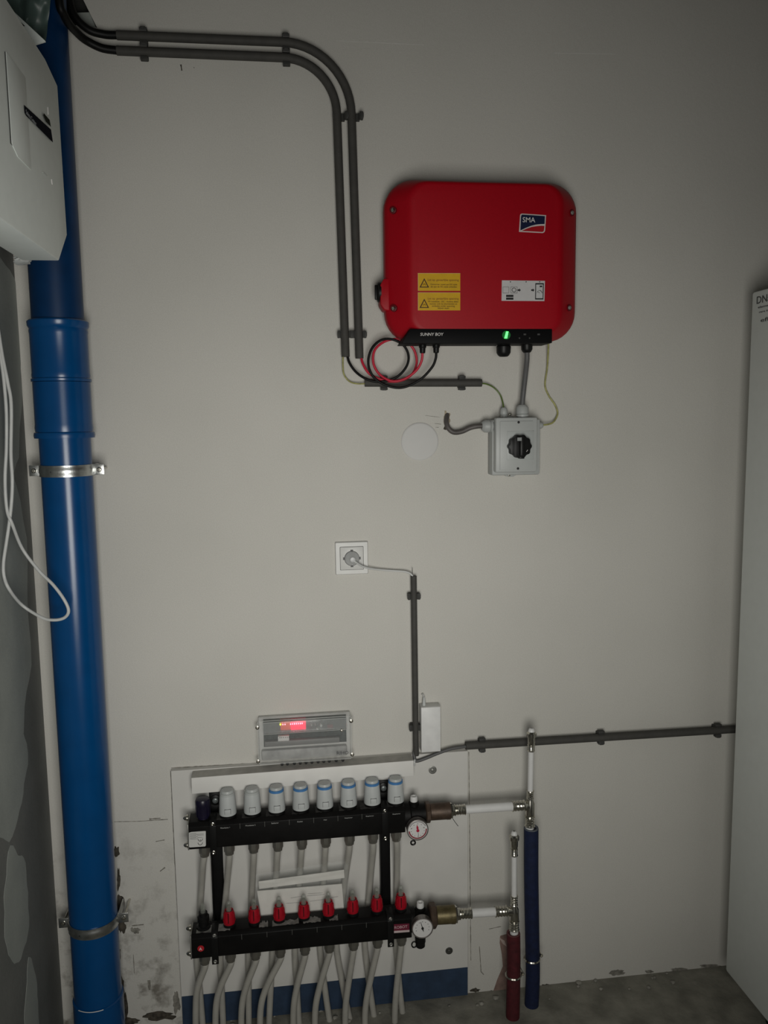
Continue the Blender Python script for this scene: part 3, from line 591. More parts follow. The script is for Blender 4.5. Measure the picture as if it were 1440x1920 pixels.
# ------------------------------------------------------------------ controller
dX = .046
a, b = P(482, 1352, dX), P(661, 1426, dX); cz0 = P(570, 1430.5, dX).z; cz1 = P(570, 1348.5, dX).z
ct = thing('wiring_controller', 'clear plastic controller with red lights standing above the white ledge', 'controller', ((a.x+b.x)/2, -.02, cz0))
bm = B(); span(bm, (a.x+.002, -.001, cz0+.001), (b.x-.002, -.014, cz1-.001), .002); obj('back_tray', bm, mat('tray_grey', (.55, .55, .53), .4), ct)
wd = b.x-a.x; ht = cz1-cz0
bm = B(); span(bm, (a.x+.014, -.015, cz0+.036), (b.x-.012, -.018, cz1-.006), 0); obj('circuit_board', bm, mat('pcb', (.035, .045, .042), .5, var=.5, scale=120), ct)
bm = B(); span(bm, (a.x+.016, -.018, cz0+.040), (b.x-.03, -.031, cz0+.054), .002); obj('relay_block', bm, mat('relay_grey', (.16, .16, .155), .5), ct)
bm = B(); span(bm, (a.x+.008, -.015, cz0+.004), (b.x-.012, -.028, cz0+.030), .003); obj('terminal_block', bm, mat('terminal_grey', (.33, .33, .32), .5, var=.2, scale=50), ct)
bm = B(); span(bm, tuple(P(521, 1381, .030)), (P(542.5, 1393, .030).x, -.018, P(542.5, 1394, .030).z), .0008); obj('white_connector', bm, M_white, ct)
bm = B()
for k in range(12): rbox(bm, P(525+k*3.4, 1383-k*.2, .0312), (.0016, .003, .002))
obj('connector_pins', bm, M_dark, ct)
bm = B(); p0 = P(524, 1356.5, .0335); p1 = P(574, 1369, .0335); span(bm, (P(545, 1360, .03).x, -.020, p1.z), (p1.x, -.030, p0.z), .002)
obj('red_glow_bar', bm, mat('red_glow', (.6, .01, .06), .3, emit=(1, .0, .065), es=1.25), ct, label='glowing red bar standing in for the glow of the lights')  # added glowing bar that paints the red glow around the small lights
bm = B(); span(bm, (P(526, 1360, .03).x, -.018, p1.z), (P(545, 1360, .03).x, -.026, p0.z), .002)
obj('orange_glow_bar', bm, mat('orange_glow', (.4, .05, .01), .3, emit=(1, .08, .03), es=.42), ct, label='dim orange bar standing in for the glow of the lights')  # added bar for the dimmer orange end of that painted glow
bm = B()
for x in (530.5, 534.5, 545, 548.6, 552.2, 555.8, 559.4, 563, 566.5):
    lathe(bm, P(x, 1358.8-(x-530)*.06, .0325), Yn, [(-.002, .0013), (.0004, .0013), (.001, .0008), (.0012, 0)], 8)
obj('red_light', bm, mat('pink_led', (1, .4, .6), .3, emit=(1, .45, .62), es=3.2), ct, label='row of pinpoint red lights')
bm = B(); lathe(bm, P(526, 1358.5, .0325), Yn, [(-.002, .0024), (.0004, .0024), (.001, .0016), (.0012, 0)], 10); obj('amber_light', bm, mat('amber_led', (.8, .8, .1), .3, emit=(.75, .8, .03), es=2.2), ct, label='yellow-green pinpoint light')
bm = B()
for x, y, r in ((584, 1360, .0013), (591, 1358.5, .0013), (602, 1360.5, .0034), (595, 1366.5, .0022)): lathe(bm, P(x, y, .03), Yn, [(-.01, r), (.001, r), (.002, r*.6), (.0022, 0)], 12)
obj('metal_component', bm, M_lgrey, ct)
bm = B(); rbox(bm, P(619, 1361, .022), (.014, .006, .008)); obj('red_component', bm, mat('dull_red', (.14, .02, .03), .5), ct)
bm = B(); span(bm, (a.x, -.012, cz0), (b.x, -.040, cz1), .004)
bmesh.ops.recalc_face_normals(bm, faces=bm.faces); obj('clear_lid', bm, M_clear, ct)
bm = B(); zr = P(570, 1372.5, dX).z; span(bm, (a.x+.013, -.0395, zr), (b.x-.012, -.046, cz1-.004), .003); obj('raised_window', bm, M_clear, ct)
M_rim = mat('lid_rim', (.60, .61, .59), .25, alpha=.45)
bm = B()
for z in (zr, cz1-.0035): span(bm, (a.x+.013, -.0455, z-.0006), (b.x-.012, -.0468, z+.0006))
for z in (cz0+.001, cz1-.001): span(bm, (a.x+.003, -.0395, z-.0008), (b.x-.003, -.0412, z+.0008))
for x in (a.x+.001, b.x-.001): span(bm, (x-.0008, -.0395, cz0+.003), (x+.0008, -.0412, cz1-.003))
obj('lid_edge', bm, M_rim, ct)
for x, y in ((482.5, 1364.5), (484, 1428), (658.5, 1352), (660.5, 1415)):
    p = P(x, y, .041); obj('lid_screw', screw(lathe(B(), p, Yn, [(-.004, .0048), (.0006, .0048), (.001, .004)], 16), p, Yn, .0032, .003), M_nickel, ct)
obj('lid_screw', screw(B(), P(640.5, 1369.5, .048), Yn, .0032, .003), M_nickel, ct)
textpx('RIHO', 631.5, 1415.5, 653.5, .0412, mat('raised_letters', (.10, .10, .10), .4), ct, wide=True, h=.0085)
bm = B()
for k, x in enumerate((529, 539, 552, 563, 574, 585, 596.5, 607, 617.5, 630.5, 643)): lathe(bm, P(x, 1433.5-(x-529)*.068, .038), Yn, [(-.004, .0036), (.0005, .0036), (.0008, .0024)], 10)
obj('cable_entry', bm, M_dark, ct)
hose(D([(776, 1408, .020), (777, 1420, .024), (781, 1427, .026), (800, 1421, .026), (822, 1412, .024), (848, 1403.5, .022), (880, 1399, .021)]), .0042, M_gcable, 'cable', 'grey cable from the white ledge into the long conduit', 'cable', None, 10)
hose(D([(779, 1418, .02), (777, 1428, .030), (777.5, 1436, .030)]), .0025, M_cord, 'cord', 'short white cord end hanging at the right end of the ledge', 'cord', None, 8)
# ------------------------------------------------------------------ manifolds
dU, dW, BH = .078, .092, .030     # axis distance of the upper and lower bar
ux0, ux1, uz1, uz0 = P(354, 1570, dU+BH).x, P(760, 1540, dU+BH).x, P(560, 1530.5, dU+BH).z, P(560, 1577.5, dU+BH).z
wx0, wx1, wz1, wz0 = P(359.5, 1780, dW+BH).x, P(772, 1740, dW+BH).x, P(560, 1737, dW+BH).z, P(560, 1779.5, dW+BH).z
def lerp(a, b, t): return a+(b-a)*t
up = thing('return_manifold', 'upper black manifold bar with white room names printed on it', 'manifold', ((ux0+ux1)/2, -dU, uz0), 'underfloor heating manifolds')
lo = thing('supply_manifold', 'lower black manifold bar with red flow meters on top', 'manifold', ((wx0+wx1)/2, -dW, wz0), 'underfloor heating manifolds')
aX = [lerp(P(427.5, 1525, dU).x, P(742, 1500, dU).x, i/7) for i in range(8)]
fX = [lerp(P(429.5, 1715, dW).x, P(751.5, 1680, dW).x, i/7) for i in range(8)]
aXe = P(381, 1530, dU).x; fXe = P(381, 1720, dW).x
def bar(t, x0, x1, z0, z1, d, ns, extra):
    bm = B()
    prism(bm, [(x0, -d+BH, z0+.004), (x0, -d+BH, z1-.006), (x0, -d+BH-.006, z1), (x0, -d-BH+.010, z1), (x0, -d-BH, z1-.008), (x0, -d-BH, z0+.002), (x0, -d-BH+.002, z0)], (x1-x0, 0, 0), .0012)
    obj('bar', bm, M_blacko, t)
    bm = B(); span(bm, (x0-.0035, -d+BH, z0-.001), (x0-.0002, -d-BH+.001, z1-.001), .001); obj('end_plate', bm, M_zn, t)
    for z in (z0+.004, z1+.002):
        bm = B(); p = Vector((x0-.003, -d-BH*.4 if z < z1 else -d, z)); lathe(bm, p, -Xp, [(0, .0078), (.004, .0078), (.005, .006), (.009, .0052), (.012, .002), (.0122, 0)], 10); obj('end_nut', bm, M_nickel, t)
    bm = B(); xe = P(801 if t is up else 806, 1530 if t is up else 1720, d).x-x1; lathe(bm, (x1-.004, -d, (z0+z1)/2), Xp, [(0, .030), (xe*.3, .030), (xe*.36, .026), (xe, .0245)], 28); obj('end_section', bm, M_blacko, t)
    for k in range(8):
        xx = (ns[k]+ns[k-1])/2 if k else ns[0]-.028
        obj('seam', span(B(), (xx-.0004, -d-BH-.0003, z1-.020), (xx+.0004, -d-BH+.012, z1-.007)), mat('dust_line', (.12, .12, .11), .8), t)
bar(up, ux0, ux1, uz0, uz1, dU, aX, 0); bar(lo, wx0, wx1, wz0, wz1, dW, fX, 0)
# nuts under both bars
for t, xs, z, d in ((up, [aXe]+aX, uz0, dU), (lo, [fXe]+fX, wz0, dW)):
    first = None
    for x in xs:
        if first is None:
            bm = B(); lathe(bm, (x, -d, z), -Zp, [(0, .0095), (.006, .0095), (.006, .0138), (.024, .0138), (.027, .0120), (.034, .0108), (.0345, .008)], 8, PI/8)
            first = obj('outlet_nut', bm, mat('satin_nickel', (.33, .32, .29), .4, metal=.9, var=.2), t); fx = x
        else:
            c_ = first.copy(); C.objects.link(c_); c_.parent = t; c_.location = (x-fx, 0, 0)
# prints on the upper bar
names = [('Woonkamer 1', 413, 431, 1554), ('Woonkamer 2', 460, 479, 1549.5), ('Badkamer', 509, 522.5, 1545), ('Keuken', 557.5, 567.5, 1542), ('Hal', 607, 612.5, 1538.5), ('Slaapkamer', 646, 661, 1534.8), ('Slaapkamer', 686, 701, 1531.5), ('Slaapkamer', 736, 751, 1527.5)]
dT = dU+BH+.0004
for s, x0, x1, y in names: textpx(s, x0, y, x1, dT, mat('print_grey', (.36, .36, .35), .6), up, h=.0035 if len(s) > 3 else .003)
ld = dU+BH+.0005
decal('type_label', ((354.2, 1561.5), (359, 1560), (382, 1558.3), (385.8, 1558.4), (386, 1585), (384.5, 1587), (356, 1589), (354.4, 1587.5)), ld, mat('label_white', (.55, .55, .53), .5), up)
bm = B()
for k in range(6):
    y = 1563.2+k*2.1; tube(bm, [P(356, y, ld+.0003), P(356+(15 if k % 2 else 12), y-.9, ld+.0003)], .0003, 4, smooth=False)
    if k in (1, 2, 4): tube(bm, [P(370, y-1, ld+.0003), P(382 if k != 4 else 380, y-1.6, ld+.0003)], .0003, 4, smooth=False)
for cx, cy in ((375.5, 1572.8), (375.5, 1579.8)):
    for k in range(8):
        a = PI*k/8; b_ = PI*(k+1)/8; tube(bm, [P(cx+4.3*math.cos(a), cy+4.5*math.sin(a)-.3*math.cos(a), ld+.0003), P(cx+4.3*math.cos(b_), cy+4.5*math.sin(b_)-.3*math.cos(b_), ld+.0003)], .0006, 5, smooth=False)
tube(bm, [P(375.5, 1573.5, ld+.0003), P(375.5, 1577, ld+.0003)], .0005, 5, smooth=False)
obj('label_print', bm, M_dark, up, smooth=False)
# badge + brand label on the lower bar
ldw = dW+BH+.0005
p = P(376.5, 1778.5, ldw); obj('round_badge', lathe(B(), p, Yn, [(-.0005, .0078), (.0003, .0078)], 24), mat('badge_red', (.42, .012, .02), .5), lo, label='round red badge with a white A')
text('A', P(373.2, 1782.3, ldw+.0005), .0072, M_print, lo)
decal('maker_label', ((737.6, 1733.2), (767.5, 1731.6), (767.5, 1744.6), (737.6, 1746.6)), ldw, mat('label_maroon', (.13, .012, .03), .5), lo)
decal('maker_stripe', ((738, 1745.6), (767.8, 1743.6), (767.8, 1747.4), (738.2, 1749.6)), ldw+.0003, mat('stripe_pale', (.52, .42, .42), .5), lo)
textpx('ROBOT', 739.6, 1741.8, 763.8, ldw+.0005, mat('label_pink', (.5, .34, .36), .5), lo, h=.0072)
# dust on the lower bar top
M_dust = mat('dust', (.22, .215, .20), .95, var=.4, scale=80)
for a_, b_ in ((.02, .17), (.30, .34), (.36, .48), (.50, .58), (.62, .66)):
    x0, x1 = lerp(wx0, wx1, a_), lerp(wx0, wx1, b_); n = 12; pts = []
    for i in range(n+1): pts.append(Vector((lerp(x0, x1, i/n), -dW-BH+.012-.004*random.random(), wz1+.0005)))
    for i in range(n, -1, -1): pts.append(Vector((lerp(x0, x1, i/n), -dW+BH*.2+.004*random.random()*(1 if a_ < .05 else -3), wz1+.0005)))
    obj('dust_film', prism(B(), pts, (0, 0, .0003)), M_dust, lo, smooth=False)
for a_, b_ in ((.12, .18), (.24, .29), (.35, .41), (.47, .52), (.58, .64), (.69, .75), (.79, .86), (.91, .97)):
    x0, x1 = lerp(ux0, ux1, a_), lerp(ux0, ux1, b_); n = 10; pts = []
    for i in range(n+1): pts.append(Vector((lerp(x0, x1, i/n), -dU-BH+.013-.003*random.random(), uz1+.0003)))
    for i in range(n, -1, -1): pts.append(Vector((lerp(x0, x1, i/n), -dU+.018-.006*random.random(), uz1+.0003)))
    obj('dust_film', prism(B(), pts, (0, 0, .0003)), mat('thin_dust', (.045, .043, .04), .95, var=.5, scale=80), up, smooth=False)
# flow meters (parts of the lower bar)
def flow(x, first=[None, 0]):
    if first[0] is None:
        bm = B(); lathe(bm, (x, -dW, wz1), Zp, [(0, .0145), (.004, .0145), (.006, .012), (.008, .0118)], 20)
        base = obj('flow_meter', bm, M_black, lo)
        bm = B(); prof = [(.006, .0118), (.007, .0138), (.018, .0143), (.022, .0138), (.036, .0118), (.040, .0108), (.040, .0090), (.034, .0085)]
        lathe(bm, (x, -dW, wz1), Zp, prof, 28)
        for k in range(12):
            a = 2*PI*k/12; v = Vector((math.cos(a), math.sin(a), 0)); tube(bm, [Vector((x, -dW, wz1+.012))+v*.0142, Vector((x, -dW, wz1+.034))+v*.0121], .0011, 5, smooth=False)
        obj('red_sleeve', bm, M_flow, base)
        bm = B(); rbox(bm, (x-.001, -dW-.0137, wz1+.026), (.0022, .003, .024)); obj('window_slot', bm, mat('slot_dark', (.05, .002, .004), .4), base)
        bm = B(); lathe(bm, (x, -dW, wz1+.034), Zp, [(0, .0066), (.022, .0064), (.026, .0056), (.029, .0035), (.030, 0)], 16); obj('sight_glass', bm, M_glass, base)
        bm = B(); lathe(bm, (x, -dW, wz1+.034), Zp, [(0, .0022), (.014, .0022), (.015, .0036), (.018, .0036), (.0185, 0)], 10); obj('float', bm, mat('float_grey', (.12, .11, .09), .5), base)
        first[0] = base; first[1] = x
    else:
        c_ = first[0].copy(); C.objects.link(c_); c_.parent = lo; c_.location = (x-first[1], 0, 0)
        for g in list(first[0].children):
            q = g.copy(); C.objects.link(q); q.parent = c_
for x in fX: flow(x)
bm = B(); lathe(bm, (fXe, -dW, wz1), Zp, [(0, .017), (.006, .017), (.008, .0125), (.018, .0125), (.020, .0145), (.030, .0145), (.033, .011), (.040, .0105)], 20); obj('drain_valve', bm, M_black, lo)
bm = B(); lathe(bm, (fXe, -dW, wz1+.038), Zp, [(0, .0062), (.020, .0060), (.025, .004), (.026, 0)], 14); obj('clear_cap', bm, M_glass, lo)
# valve stub + white caps near the gauges
for t, px, py, z, d in ((up, 776, 1503, uz1, dU), (lo, 788, 1697, wz1, dW)):
    x = P(px, py, d).x; zz = P(px, py, d).z
    bm = B(); lathe(bm, (x, -d, z-.012), Zp, [(0, .013), (.011, .013), (.0135, .010)], 10); obj('vent_valve', bm, M_blacko, t)
    zc = max(zz-.008, z+.0015); bm = B(); lathe(bm, (x, -d, z), Zp, [(0, .006), (zc-z+.001, .006)], 10); obj('valve_stem', bm, M_black, t)
    bm = B(); lathe(bm, (x, -d, zc), Zp, [(0, .0092), (.002, .0098), (.010, .0092), (.013, .0085), (.013, .005), (.010, .0045)], 12); obj('white_cap', bm, M_mlc, t)
# purple-black cap at the upper left end
capx = aXe; ca = thing('hand_wheel', 'dark purple cap on the left end of the upper manifold', 'valve cap', (capx, -dU, uz1))
bm = B(); lathe(bm, (capx, -dU, uz1), Zp, [(0, .0135), (.004, .0135), (.006, .0165), (.030, .0170), (.034, .0178), (.044, .0178), (.048, .0160), (.050, .012), (.0505, 0)], 24)
for k in range(12):
    a = 2*PI*k/12; tube(bm, [(capx+.0166*math.cos(a), -dU+.0166*math.sin(a), uz1+.008), (capx+.0168*math.cos(a), -dU+.0168*math.sin(a), uz1+.033)], .0009, 5, smooth=False)
obj('cap', bm, mat('purple_black', (.008, .006, .020), .35, var=.2), ca)
# ------------------------------------------------------------------ actuators
M_act = mat('actuator_white', (.47, .49, .485), .4, var=.03); M_actb = mat('actuator_blue', (.06, .19, .42), .4); M_actg = mat('actuator_cap', (.43, .45, .44), .4)
def actuator(x, ringm, label):
    t = thing('thermal_actuator', label, 'valve head', (x, -dU, uz1), 'valve heads on the upper manifold'); o = (x, -dU, uz1)
    obj('collar', lathe(B(), o, Zp, [(0, .0195), (.006, .0195), (.007, .018)], 28), M_black, t)
    obj('body', lathe(B(), o, Zp, [(.006, .0185), (.007, .0205), (.012, .0208), (.030, .0200), (.052, .0184), (.056, .0176), (.0565, .0165)], 36), M_act, t)
    obj('ring', lathe(B(), o, Zp, [(.0540, .0150), (.0545, .0182), (.0600, .0178), (.0604, .0155)], 32), ringm, t)
    obj('cap', lathe(B(), o, Zp, [(.0590, .0158), (.0640, .0154), (.0662, .0142), (.0669, .010), (.067, 0)], 32), M_actg, t)
    bm = B(); rbox(bm, (x+.001, -dU-.0192, uz1+.0195), (.0150, .004, .0125), .0003); obj('latch_gap', bm, mat('gap_grey', (.12, .12, .12), .6), t)
    bm = B(); rbox(bm, (x+.001, -dU-.0195, uz1+.0188), (.0138, .004, .0122), .0003); obj('latch', bm, M_act, t)
    return t
ORD = ['first', 'second', 'third', 'fourth', 'fifth', 'sixth', 'seventh', 'eighth']
a0 = actuator(aX[0], M_actg, 'white valve head with plain grey top, first from the left, by the purple cap')
a1 = dup(a0, (aX[1], -dU, uz1)); a1['label'] = 'white valve head with plain grey top, second from the left'
a2 = actuator(aX[2], M_actb, 'white valve head with a blue ring, leftmost of the blue-ringed ones')
for i, l in ((3, 'second'), (4, 'third'), (5, 'fourth'), (6, 'fifth')):
    o = dup(a2, (aX[i], -dU, uz1)); o['label'] = f'white valve head with a blue ring, {l} of the blue-ringed ones from the left'
o = dup(a2, (aX[7], -dU, uz1)); o['label'] = 'white valve head with a blue ring, rightmost, beside the white vent cap'
# ------------------------------------------------------------------ brackets
for k, (px, lab) in enumerate(((408, 'black steel bracket joining both manifold bars at the left'), (722, 'black steel bracket joining both manifold bars at the right'))):
    xb = P(px+1.5, 1680, .03).x; zt = P(px, 1488 if k == 0 else 1466, .03).z; zb = wz0+.008
    br = thing('manifold_bracket', lab, 'bracket', (xb, -.02, zb), 'manifold brackets')
    bm = B(); span(bm, (xb-.014, -.0168, zb), (xb+.014, -.020, zt), .0008); span(bm, (xb-.014, -.018, zb), (xb-.011, -.040, zt-.03), .0008)
    for z0_, z1_, d in ((uz0, uz1, dU), (wz0, wz1, dW)):
        rbox(bm, (xb-.0125, -(d-BH+.0168)/2-.0, (z0_+z1_)/2), (.004, d-BH-.0168+.001, z1_-z0_), .0005)
    obj('back_plate', bm, M_black, br)
    for (z0_, z1_, d, pa) in ((uz0, uz1, dU, 397.5 if k == 0 else 720.5), (wz0, wz1, dW, 400.5 if k == 0 else 731)):
        xs = P(pa+2, 1570 if d == dU else 1770, d+BH+.003).x
        bm = B(); e0 = .014
        pr = [(xs-.008, -d+BH*.3, z1_+.0008), (xs-.008, -d-BH+.010, z1_+.0008), (xs-.008, -d-BH-.0012, z1_-.008), (xs-.008, -d-BH-.0012, z0_-.014), (xs-.008, -d-BH-.0040, z0_-.016), (xs-.008, -d-BH-.0040, z1_-.007), (xs-.008, -d-BH+.008, z1_+.004), (xs-.008, -d+BH*.3, z1_+.004)]
        prism(bm, pr, (.016, 0, 0), .0006); obj('strap', bm, M_black, br)
        for z in (z1_-.003, z0_-.008):
            bm = B(); p = Vector((xs, -d-BH-(.004 if z < z1_-.01 else .0005), z)); lathe(bm, p, Yn, [(-.002, .0045), (.0016, .0045), (.002, .0035), (.0008, .0015), (.0008, 0)], 14); obj('strap_screw', bm, M_nickel if d == dU else M_zn, br)
    p = P(404 if k == 0 else 719, 1500 if k == 0 else 1477, .022)
    bm = B(); lathe(bm, p+Vector((0, .002, 0)), Yn, [(0, .0135), (.003, .0135), (.004, .012)], 22); obj('rubber_washer', bm, M_black, br)
    bm = B(); screw(bm, p-Vector((0, .002, 0)), Yn, .0072, .004); obj('wall_screw', bm, mat('grey_screw', (.22, .24, .24), .4, metal=.6), br)
# ------------------------------------------------------------------ gauges
def dpt(c, u, v, d): return Vector((c.x+u, c.y-d, c.z+v))
def arc(bm, c, R, a0, a1, w_, d, n=20):
    for i in range(n):
        q = [math.radians(a0+(a1-a0)*k/n) for k in (i, i+1)]
        vs = [bm.verts.new(dpt(c, r*math.cos(a), r*math.sin(a), d)) for r, a in ((R-w_, q[0]), (R, q[0]), (R, q[1]), (R-w_, q[1]))]; bm.faces.new(vs)
def gauge(px, py, d, R, label, red):
    c = P(px, py, d); t = thing('thermometer', label, 'thermometer', c, 'round thermometers on the manifolds')
    obj('case', lathe(B(), c, Yn, [(-.017, R*.80), (-.014, R*.98), (-.001, R*.98), (.0, R), (.003, R), (.0035, R*.93), (.0028, R*.90), (.0015, R*.9)], 40), mat('gauge_case', (.22, .20, .19), .3, metal=.6), t)
    obj('dial', lathe(B(), c, Yn, [(0, R*.915), (.0018, R*.915)], 40), mat('dial_white', (.62, .61, .60), .5, var=.01), t)
    bm = B(); n0 = 8
    for k in range(9):
        a = math.radians(200-220*k/8) if not red else math.radians(15-210*k/8)
        lathe(bm, dpt(c, R*.62*math.cos(a), R*.62*math.sin(a), .0018), Yn, [(0, .0010), (.0002, .0010)], 6)
    if red:
        for k in range(5):
            a = math.radians(160-140*k/4); rbox(bm, dpt(c, R*.6*math.cos(a), R*.6*math.sin(a), .002), (.003, .0003, .001))
        arc(bm, c, R*.82, 25, 155, R*.05, .0021)
    obj('scale', bm, M_dark if not red else mat('scale_dark', (.10, .08, .08), .6), t)
    if red:
        bm = B(); arc(bm, c, R*.86, -175, 5, R*.12, .0021); obj('red_arc', bm, mat('arc_red', (.22, .03, .04), .5), t)
    bm = B(); a = math.radians(97 if red else 105); u = Vector((math.cos(a), 0, math.sin(a))); v = Vector((-math.sin(a), 0, math.cos(a)))
    q = c-Vector((0, .0026, 0))
    if red:
        lathe(bm, q+u*-R*.05, Yn, [(0, R*.14), (.0008, R*.14)], 14); prism(bm, [q+v*R*.05, q+u*R*.22+v*R*.10, q+u*R*.55, q+u*R*.22-v*R*.10, q-v*R*.05], (0, -.0005, 0)); obj('needle', bm, mat('needle_red', (.38, .01, .04), .5), t)
        bm = B(); tube(bm, [q, q-u*R*.72], .0004, 4, smooth=False); obj('needle_tail', bm, M_dark, t)
    else:
        lathe(bm, q, Yn, [(0, R*.12), (.0008, R*.12)], 14); prism(bm, [q+v*R*.035, q+u*R*.66+v*R*.02, q+u*R*.66-v*R*.02, q-v*R*.035], (0, -.0005, 0)); prism(bm, [q+v*R*.09, q-u*R*.4, q-v*R*.09], (0, -.0005, 0)); obj('needle', bm, M_dark, t)
    return t, c
g1, c1 = gauge(783, 1555.5, .128, .0265, 'reddish thermometer with a red needle on the upper manifold', True)
bm = B()
for k in range(14):
    a0_, a1_ = 2*PI*k/14, 2*PI*(k+1)/14; q0 = P(774.5, 1580, .118)
    tube(bm, [q0+Vector((.0055*math.cos(a0_), 0, .0055*math.sin(a0_))), q0+Vector((.0055*math.cos(a1_), 0, .0055*math.sin(a1_)))], .0021, 6, smooth=False)
obj('pull_ring', bm, M_black, g1)
g2, c2 = gauge(792, 1739.5, .136, .0268, 'white thermometer with a black needle on the lower manifold', False)
bm = B()
for k in range(14):
    a0_, a1_ = 2*PI*k/14, 2*PI*(k+1)/14; q0 = P(776.5, 1771, .118)
    tube(bm, [q0+Vector((.0060*math.cos(a0_), 0, .0078*math.sin(a0_))), q0+Vector((.0060*math.cos(a1_), 0, .0078*math.sin(a1_)))], .0018, 6, smooth=False)
obj('pull_ring', bm, M_black, g2)
bm = B(); q0 = P(788, 1762, .112); lathe(bm, q0+Vector((0, 0, .01)), -Zp, [(0, .0135), (.014, .0135), (.016, .0120), (.026, .0120), (.029, .009)], 18); obj('valve_stub', bm, M_black, g2)
# ------------------------------------------------------------------ pipe runs
def sleeve(bm, a, b, R, n=2):
    a, b = Vector(a), Vector(b); L = (b-a).length; pr = [(0, R*1.08), (L*.06, R*1.12), (L*.1, R)]
    for k in range(n+1):
        t0 = .14+.74*k/(n+1); t1 = .14+.74*(k+1)/(n+1); pr += [(L*(t0+.02), R*.9), (L*(t0+.05), R*.88), ((t0+t1)/2*L, R*1.03), (L*(t1-.03), R*.9)]
    pr += [(L*.92, R), (L*.97, R*1.1), (L, R*1.05)]
    return lathe(bm, a, b-a, pr, 24)
def press(name, a, b, R, t, n=2): obj(name, sleeve(B(), a, b, R, n), M_nickel, t)
def run(dH, hy, label, hl, hs, hr, tx, brass, cfg):
    t = thing('pipe_run', label, 'pipe', P(hl[0], hy(hl[0]), dH), 'white heating pipes right of the manifolds')
    Q = lambda x: P(x, hy(x), dH)
    # brass part
    x0, x1, x2, x3, r0, r1 = brass
    a, b = Q(x0), Q(x1); l = (b-a).length; obj('union_nut', lathe(B(), a, b-a, [(0, r0*.9), (l*.15, r0), (l*.85, r0), (l, r0*.9)], 8, .3), M_dbrass, t)
    a, b = Q(x1-2), Q(x2); l = (b-a).length; obj('brass_coupling', lathe(B(), a, b-a, [(0, r1*.92), (l*.08, r1), (l*.8, r1), (l*.82, r1*1.03), (l*.98, r1*1.03), (l, r1*.9)], 28), M_brass if cfg else M_dbrass, t)
    a, b = Q(x2-1), Q(x3); l = (b-a).length; obj('hex_collar', lathe(B(), a, b-a, [(0, r1*.95), (l*.4, r1*.98), (l*.45, r1*.7), (l, r1*.62)], 6, .2), M_nickel, t)
    press('press_sleeve', Q(x3-1), Q(hl[0]), .0130, t)
    obj('white_pipe', tube(B(), [Q(hl[0]-2), Q(hl[1]+2)], .0108, 24, smooth=False), M_mlc, t)
    press('press_sleeve', Q(hs[1]), Q(hs[0]), .0130, t)
    return t, Q
t1_, Q = run(.085, lambda x: 1517.3+(x-877)*-.068, 'white pipe run from the upper manifold to the blue insulated pipe', (872, 961), (960, 984), None, None, (797, 806, 844, 853, .026, .0208), False)
def vertical(t, dH, xt, yt, xs, valve, s1, pipe_, s2, tee, s3, wb):
    V = lambda y, x=None: P(x if x is not None else lerp(xt[0], xt[1], (y-yt[0])/(yt[1]-yt[0])), y, dH)
    va = V(valve[3]); a = V(valve[0]); L = (a-va).length
    bm = B(); lathe(bm, va, a-va, [(0, .0085), (L*.12, .0085), (L*.18, .0095), (L*.5, .0100), (L*.55, .0125), (L*.74, .0128), (L*.8, .0100), (L*.84, .008)], 10); obj('air_vent', bm, M_nickel, t)
    bm = B(); lathe(bm, va+(a-va)*.76, a-va, [(0, .0080), (L*.1, .0084), (L*.22, .0066), (L*.26, .004), (L*.26, 0)], 16); obj('vent_cap', bm, M_mlc, t)
    bm = B(); lathe(bm, va+(a-va)*1.005, a-va, [(0, .003), (.0015, .003)], 10); obj('vent_pin', bm, M_zn, t)
    press('press_sleeve', V(s1[1]), V(s1[0]), .0088, t)
    obj('white_pipe', tube(B(), [V(pipe_[0]), V(pipe_[1])], .0069, 20, smooth=False), M_mlc, t)
    press('press_sleeve', V(s2[0]), V(s2[1]), .0088, t)
    a, b = V(tee[0]), V(tee[1]); L = (b-a).length
    bm = B(); lathe(bm, a, b-a, [(0, .0080), (L*.15, .0085), (L*.3, .0115), (L*.85, .0120), (L, .0105)], 20)
    h = P(xs[0], tee[2], dH); h2 = P(xs[1], tee[2], dH); lathe(bm, h2, h-h2, [(0, .0110), ((h-h2).length*.7, .0115), ((h-h2).length, .0125)], 20); obj('tee_fitting', bm, M_nickel, t)
    press('press_sleeve', V(s3[0]), V(s3[1]), .0122, t)
    a, b = V(wb[0]), V(wb[1]+6); obj('white_pipe', tube(B(), [a, b], .0108, 24, smooth=False), M_mlc, t)
vertical(t1_, .085, (996.5, 993), (1366, 1550), (984, 994), (1366, 0, 0, 1398), (1396, 1408), (1406, 1484), (1482, 1497), (1495, 1531, 1511), (1529, 1549), (1547, 1553))
t2_, Q = run(.100, lambda x: 1712+(x-884)*-.06, 'white pipe run from the lower manifold to the red insulated pipe', (884, 929), (928, 951), None, None, (804, 817, 853, 862, .031, .0222), True)
vertical(t2_, .100, (964, 964), (1558, 1745), (951, 963), (1559, 0, 0, 1593), (1591, 1604), (1602, 1682), (1679, 1697), (1695, 1727, 1709), (1725, 1743), (1741, 1749))
hose(D([(849, 1535, .088), (853, 1541, .090), (859, 1549, .092)]), .0007, M_dark, 'hemp_strand', 'loose dark strand hanging from the upper brass coupling', 'strand', n=4)
